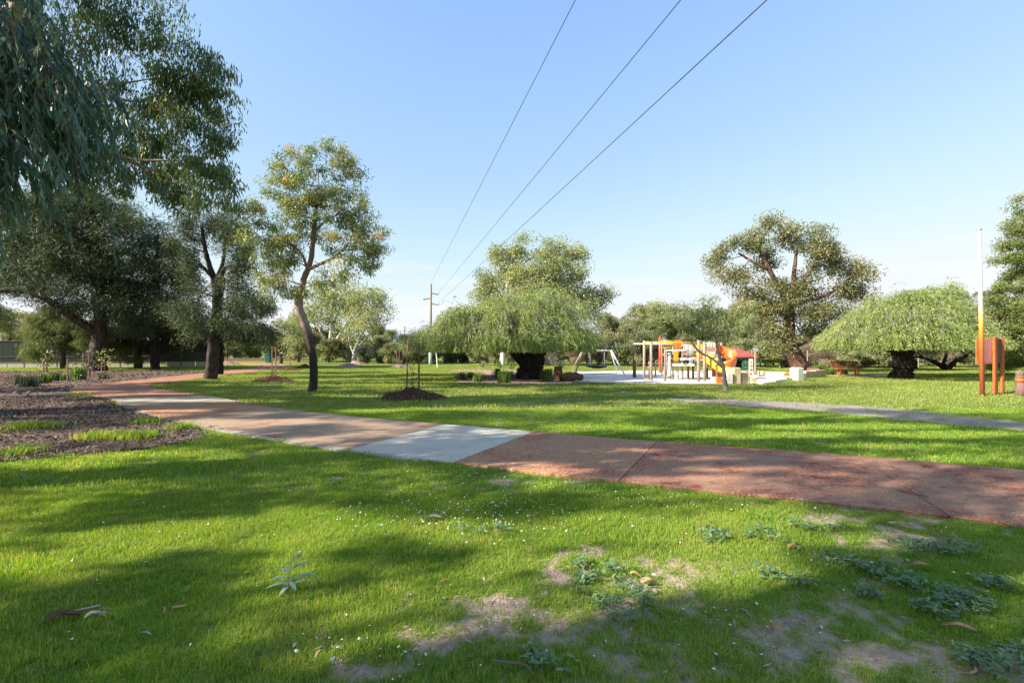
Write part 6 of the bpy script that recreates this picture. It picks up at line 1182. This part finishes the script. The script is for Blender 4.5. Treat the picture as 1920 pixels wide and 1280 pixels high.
for i, (px, py, rx, ry, n, lab) in enumerate([(1135, 1085, 62, 30, 90, 'grey-green lobed weed patch beside the orange bark strips'), (1150, 1135, 70, 34, 90, 'lobed weed patch spreading on the sandy soil below its twin'), (1385, 1006, 75, 13, 110, 'pale weed patch lit inside the bright fleck'), (1530, 988, 42, 10, 50, 'small lit weed patch near the path'), (1615, 1063, 55, 26, 110, 'dense dark weed patch between the path and the sandy ground'), (1740, 1028, 70, 20, 130, 'wide dark weed patch closest to the path'), (1690, 1110, 80, 20, 110, 'long low weed patch below the rusty bark strip'), (1790, 1135, 80, 24, 120, 'trailing weed patch in the lowest shade'), (1475, 1088, 40, 14, 50, 'little weed beside a thin curved leaf'), (1880, 1245, 70, 34, 110, 'big-leaved weed patch in the lowest corner'), (1885, 1100, 40, 18, 50, 'weed patch cut by the picture edge'), (905, 1000, 50, 8, 36, 'sparse weed rosette in the bright grass band'), (1040, 1240, 50, 18, 30, 'young weed beside the bent twig')]):
    b = G(px, py, .01); root = thing('lobed_weed', lab, 'weed', b, 'broadleaf weeds in the near lawn'); dd = b[1]
    nr = max(3, n // 9); cen = np.stack([rw.uniform(-1, 1, nr) * rx * dd / F * 1.0, rw.uniform(-1, 1, nr) * ry * dd * dd / (F * EYE) * .8], 1)
    mb = MB()
    for c_ in cen: mb.tube([(b[0] + c_[0], b[1] + c_[1], -.02), (b[0] + c_[0], b[1] + c_[1], .03)], .006, 5)
    mb.build('stem', M['weed'], root, kind='stuff')
    for k in range(min(290, int(n * 2.3))):
        c_ = cen[k % nr]; o = bpy.data.objects.new('leaf', wl_[rw.integers(5)]); C.objects.link(o); o.parent = root; o.location = (c_[0] + rw.normal(0, .035), c_[1] + rw.normal(0, .035), .015 + rw.random() * .03); s_ = rw.uniform(.26, .58) * (1.0 if dd < 4.5 else .85)
        o.rotation_euler = (rw.normal(0, .3), rw.normal(-.08, .22), rw.random() * 6.283); o.scale = (s_, s_, s_ * .6)

# ------------------------------------------------------------------ grass, daisies, chips
def gn_scatter(name, pts, rot, scl, idx, protos, label):
    me_ = bpy.data.meshes.new(name); me_.vertices.add(len(pts)); me_.vertices.foreach_set('co', np.ascontiguousarray(pts, dtype=np.float32).ravel())
    for nm, tp, dat, key in (('rot', 'FLOAT_VECTOR', rot, 'vector'), ('scl', 'FLOAT_VECTOR', scl, 'vector'), ('idx', 'INT', idx, 'value')):
        a_ = me_.attributes.new(nm, tp, 'POINT'); a_.data.foreach_set(key, np.ascontiguousarray(dat, dtype=np.int32 if tp == 'INT' else np.float32).ravel())
    o = bpy.data.objects.new(name, me_); C.objects.link(o)
    ng = bpy.data.node_groups.new(name + '_scatter', 'GeometryNodeTree'); ng.interface.new_socket('Geometry', in_out='INPUT', socket_type='NodeSocketGeometry'); ng.interface.new_socket('Geometry', in_out='OUTPUT', socket_type='NodeSocketGeometry')
    N, L = ng.nodes, ng.links; gi, go = N.new('NodeGroupInput'), N.new('NodeGroupOutput'); ip = N.new('GeometryNodeInstanceOnPoints'); g2 = N.new('GeometryNodeGeometryToInstance')
    for p_ in reversed(protos):
        oi = N.new('GeometryNodeObjectInfo'); oi.inputs['Object'].default_value = p_; oi.inputs['As Instance'].default_value = False; L.new(oi.outputs['Geometry'], g2.inputs['Geometry'])
    def attr(nm, tp): n = N.new('GeometryNodeInputNamedAttribute'); n.data_type = tp; n.inputs['Name'].default_value = nm; return n.outputs['Attribute']
    # one instance source per variant
    ji = N.new('GeometryNodeJoinGeometry'); N.remove(g2)
    for n in [n for n in N if n.bl_idname == 'GeometryNodeObjectInfo']:
        gg = N.new('GeometryNodeGeometryToInstance'); L.new(n.outputs['Geometry'], gg.inputs['Geometry']); L.new(gg.outputs['Instances'], ji.inputs['Geometry'])
    L.new(gi.outputs[0], ip.inputs['Points']); L.new(ji.outputs['Geometry'], ip.inputs['Instance']); ip.inputs['Pick Instance'].default_value = True
    L.new(attr('idx', 'INT'), ip.inputs['Instance Index']); L.new(attr('rot', 'FLOAT_VECTOR'), ip.inputs['Rotation']); L.new(attr('scl', 'FLOAT_VECTOR'), ip.inputs['Scale'])
    L.new(ip.outputs['Instances'], go.inputs[0]); md = o.modifiers.new('scatter', 'NODES'); md.node_group = ng; tag(o, label, None, None, 'stuff'); return o
def tuft(name, n, rad, h, w, seed, mat, segs=3, splay=.55):
    r = np.random.default_rng(seed); V, F4, F3, Tn, k = [], [], [], [], 0; tb = r.normal(.45, .12)
    for i in range(n):
        th = r.random() * 6.283; o_ = np.array([math.cos(th), math.sin(th), 0]); s_ = np.array([-o_[1], o_[0], 0]); q = np.array([*(r.normal(0, rad * .5, 2)), -.006]); ln = h * r.uniform(.55, 1.2); le = abs(r.normal(0, splay)); ww = w * r.uniform(.7, 1.2); tn = float(np.clip(r.normal(tb, .2) + (.5 if r.random() < .10 else 0), 0, 1))
        pts = [q, q + o_ * le * ln * .35 + [0, 0, ln * .55], q + o_ * le * ln + [0, 0, ln * (1 - .35 * min(le, 1.4))]]
        V += [pts[0] - s_ * ww * .5, pts[0] + s_ * ww * .5, pts[1] + s_ * ww * .4, pts[1] - s_ * ww * .4, pts[2]]; F4.append((k, k + 1, k + 2, k + 3)); F3.append((k + 3, k + 2, k + 4)); Tn += [tn] * 5; k += 5
    me_ = np_mesh(name, np.array(V), [np.array(F4), np.array(F3)], np.array(Tn)); me_.materials.append(M[mat]); return bpy.data.objects.new(name, me_)
near_t = [tuft('grass_tuft', 16, .046, .046, .0034, 700 + i, 'grass', splay=.8) for i in range(9)]
mid_t = [tuft('grass_tuft', 26, .14, .052, .0065, 720 + i, 'grass', splay=.75) for i in range(6)]
far_t = [tuft('grass_tuft', 26, .30, .07, .016, 740 + i, 'grass_far') for i in range(6)]
rg = np.random.default_rng(2024)
def lawn_points(y0, y1, dens, margin=1.1):
    side = 2.2; A = (y1 ** 2 - y0 ** 2) * margin + 2 * side * (y1 - y0); n = int(A * dens); g = np.linspace(y0, y1, 400); w = g * margin + side
    y = rg.choice(g, n, p=w / w.sum()) + rg.uniform(-.5, .5, n) * (y1 - y0) / 400; x = rg.uniform(-1, 1, n) * (y * margin + side); return x, y
def allowed(x, y, soil=True):
    wq = .16 * (vnoise(x, y, .35) - .5) + .05 * rg.normal(0, 1, len(x)); k = ~in_poly(x + wq, y + wq, PATH_POLY) & ~in_poly(x, y, SAND)
    wob = .35 * (fnoise(x, y, .8) - .5); cx_, cy_ = x + wob, y + wob
    k &= ~(in_poly(cx_, cy_, MULCH) & (rg.random(len(x)) > .012)); k &= ~(in_poly(cx_, cy_, TREE_BED) & (rg.random(len(x)) > .01)); k &= ~(in_poly(cx_, cy_, TRACK) & (rg.random(len(x)) > .32 * fnoise(x, y, .7))); k &= ~(in_poly(cx_, cy_, BENCH_PAD) & (rg.random(len(x)) > .08))
    if soil: k &= rg.random(len(x)) > .86 * bare_amount(x, y)
    return k
def smooth_bare(x, y):
    px, py = ground_px(x, y); s = np.zeros(np.shape(x))
    for cx, cy, rx, ry, w in BARE: s = np.maximum(s, w * np.exp(-((px - cx) / rx) ** 2 - ((py - cy) / ry) ** 2))
    return np.clip(s, 0, 1)
def grass_layer(name, y0, y1, dens, protos, label, s0=.7, s1=1.25):
    x, y = lawn_points(y0, y1, dens); k = allowed(x, y); x, y = x[k], y[k]; n = len(x); hv = (.75 + .7 * fnoise(x, y, .6)) * (1 - .55 * smooth_bare(x, y)); z = (fnoise(x, y, .9) - .5) * .035 * np.exp(-((x / 9) ** 2 + ((y - 4) / 9) ** 2)) - .01
    s_ = rg.uniform(s0, s1, n); idx_ = np.clip((fnoise(x, y, 1.3) * 1.6 - .3) * len(protos) + rg.normal(0, 1.4, n), 0, len(protos) - 1).astype(int)
    return gn_scatter(name, np.stack([x, y, z], 1), np.stack([rg.normal(0, .08, n), rg.normal(0, .08, n), rg.random(n) * 6.283], 1), np.stack([s_, s_, s_ * hv], 1), idx_, protos, label)
grass_layer('lawn_grass', 1.3, 5.4, 1450, near_t, 'fine bright green grass of the near lawn')
grass_layer('lawn_grass', 5.4, 13, 140, mid_t, 'green grass of the lawn around the path')
grass_layer('lawn_grass', 13, 48, 17, far_t, 'sunlit grass of the open lawn')
# daisies
def daisy(seed, r0, yolk):
    r = np.random.default_rng(seed); mb = MB(); n = 9
    for i in range(n): t = 2 * math.pi * i / n; mb.add([(r0 * .25 * math.cos(t - .3), r0 * .25 * math.sin(t - .3), .052), (r0 * .95 * math.cos(t - .28), r0 * .95 * math.sin(t - .28), .05), (r0 * .95 * math.cos(t + .28), r0 * .95 * math.sin(t + .28), .05), (r0 * .25 * math.cos(t + .3), r0 * .25 * math.sin(t + .3), .052)], [(0, 1, 2, 3)])
    n0 = len(mb.f); mb.lathe((0, 0, .051), [(r0 * yolk, 0), (r0 * yolk * .7, r0 * .25), (r0 * .1, r0 * .32)], 8); n1 = len(mb.f); mb.tube([(0, 0, 0), (.003, .002, .05)], .0012, 4)
    me_ = mb.mesh('daisy'); [me_.materials.append(M[k]) for k in ('petal', 'yolk', 'grass')]
    for i, p_ in enumerate(me_.polygons): p_.material_index = 0 if i < n0 else 1 if i < n1 else 2
    return bpy.data.objects.new('daisy', me_)
dz = [daisy(1, .0085, .42), daisy(2, .007, .5), daisy(3, .0095, .4), daisy(4, .0055, .35)]
xs_, ys_ = [], []
x, y = lawn_points(2.2, 5, 4); xs_.append(x); ys_.append(y)
x, y = lawn_points(5, 13, 3); xs_.append(x); ys_.append(y)
for px, py, rx, ry, n in [(700, 1235, 70, 40, 26), (880, 970, 130, 20, 160), (1000, 925, 140, 30, 160), (1420, 1180, 60, 40, 18), (1700, 740, 220, 25, 260), (800, 955, 90, 20, 60), (1350, 945, 150, 15, 90), (1780, 1080, 120, 30, 22), (1300, 790, 300, 20, 180), (260, 950, 200, 40, 36), (860, 1160, 120, 50, 20)]:
    q = np.array([G(a_, b_)[:2] for a_, b_ in zip(rg.normal(px, rx, n), np.maximum(rg.normal(py, ry, n), 705))]); xs_.append(q[:, 0]); ys_.append(q[:, 1])
x, y = np.concatenate(xs_), np.concatenate(ys_); k = allowed(x, y, False) & (y < 40); x, y = x[k], y[k]; n = len(x); s_ = rg.uniform(.75, 1.15, n) * np.clip(y / 11, 1, 2.6)
gn_scatter('lawn_daisies', np.stack([x, y, np.zeros(n) - .005], 1), np.stack([rg.normal(0, .35, n), rg.normal(0, .35, n), rg.random(n) * 6], 1), np.stack([s_, s_, rg.uniform(.8, 1.3, n)], 1), rg.integers(0, 4, n), dz, 'small white and yellow daisies in the lawn')
# chips over the mulch beds
def in_bed(poly, n, y0, y1, x0, x1): x = rg.uniform(x0, x1, n); y = rg.uniform(y0, y1, n); jx, jy = rg.normal(0, .22, n), rg.normal(0, .22, n); k = in_poly(x + jx, y + jy, poly) & ~in_poly(x, y, PATH_POLY) & (np.abs(x) < y * 1.12); return np.stack([x[k], y[k], rg.uniform(.012, .04, k.sum())], 1)
chips_on('bark_chips', in_bed(MULCH, 60000, 6.5, 16, -17, -3), 'chips', None, (.03, .10), (.012, .035), 5, flat=.4)['label'] = 'loose grey-brown bark chips over the mulch bed'
chips_on('bark_chips', in_bed(MULCH, 12000, 16, 36, -38, -15), 'chips', None, (.06, .2), (.03, .08), 6, flat=.3)['label'] = 'bark chips and twigs on the far part of the mulch bed'
chips_on('bark_chips', in_bed(TREE_BED, 5000, 20, 38, -6, 5), 'chips_red', None, (.05, .16), (.02, .06), 7, flat=.3)['label'] = 'bark chips over the bed under the weeping tree'
x, y = lawn_points(2.0, 9, 60); k = allowed(x, y, False) & (rg.random(len(x)) < .06 + .94 * bare_amount(x, y)); chips_on('leaf_litter', np.stack([x[k], y[k], rg.uniform(.012, .035, k.sum())], 1), 'litter', None, (.02, .07), (.005, .014), 8, flat=.25)['label'] = 'fine dry leaf litter on the near lawn'
x, y = lawn_points(5.5, 13, 22); k = in_poly(x, y, PATH_POLY) & (y < 11) & (x > -1.2); chips_on('path_litter', np.stack([x[k], y[k], np.full(k.sum(), .034)], 1), 'litter', None, (.012, .045), (.004, .012), 9, flat=.03)['label'] = 'pale fallen petals and litter on the red path'
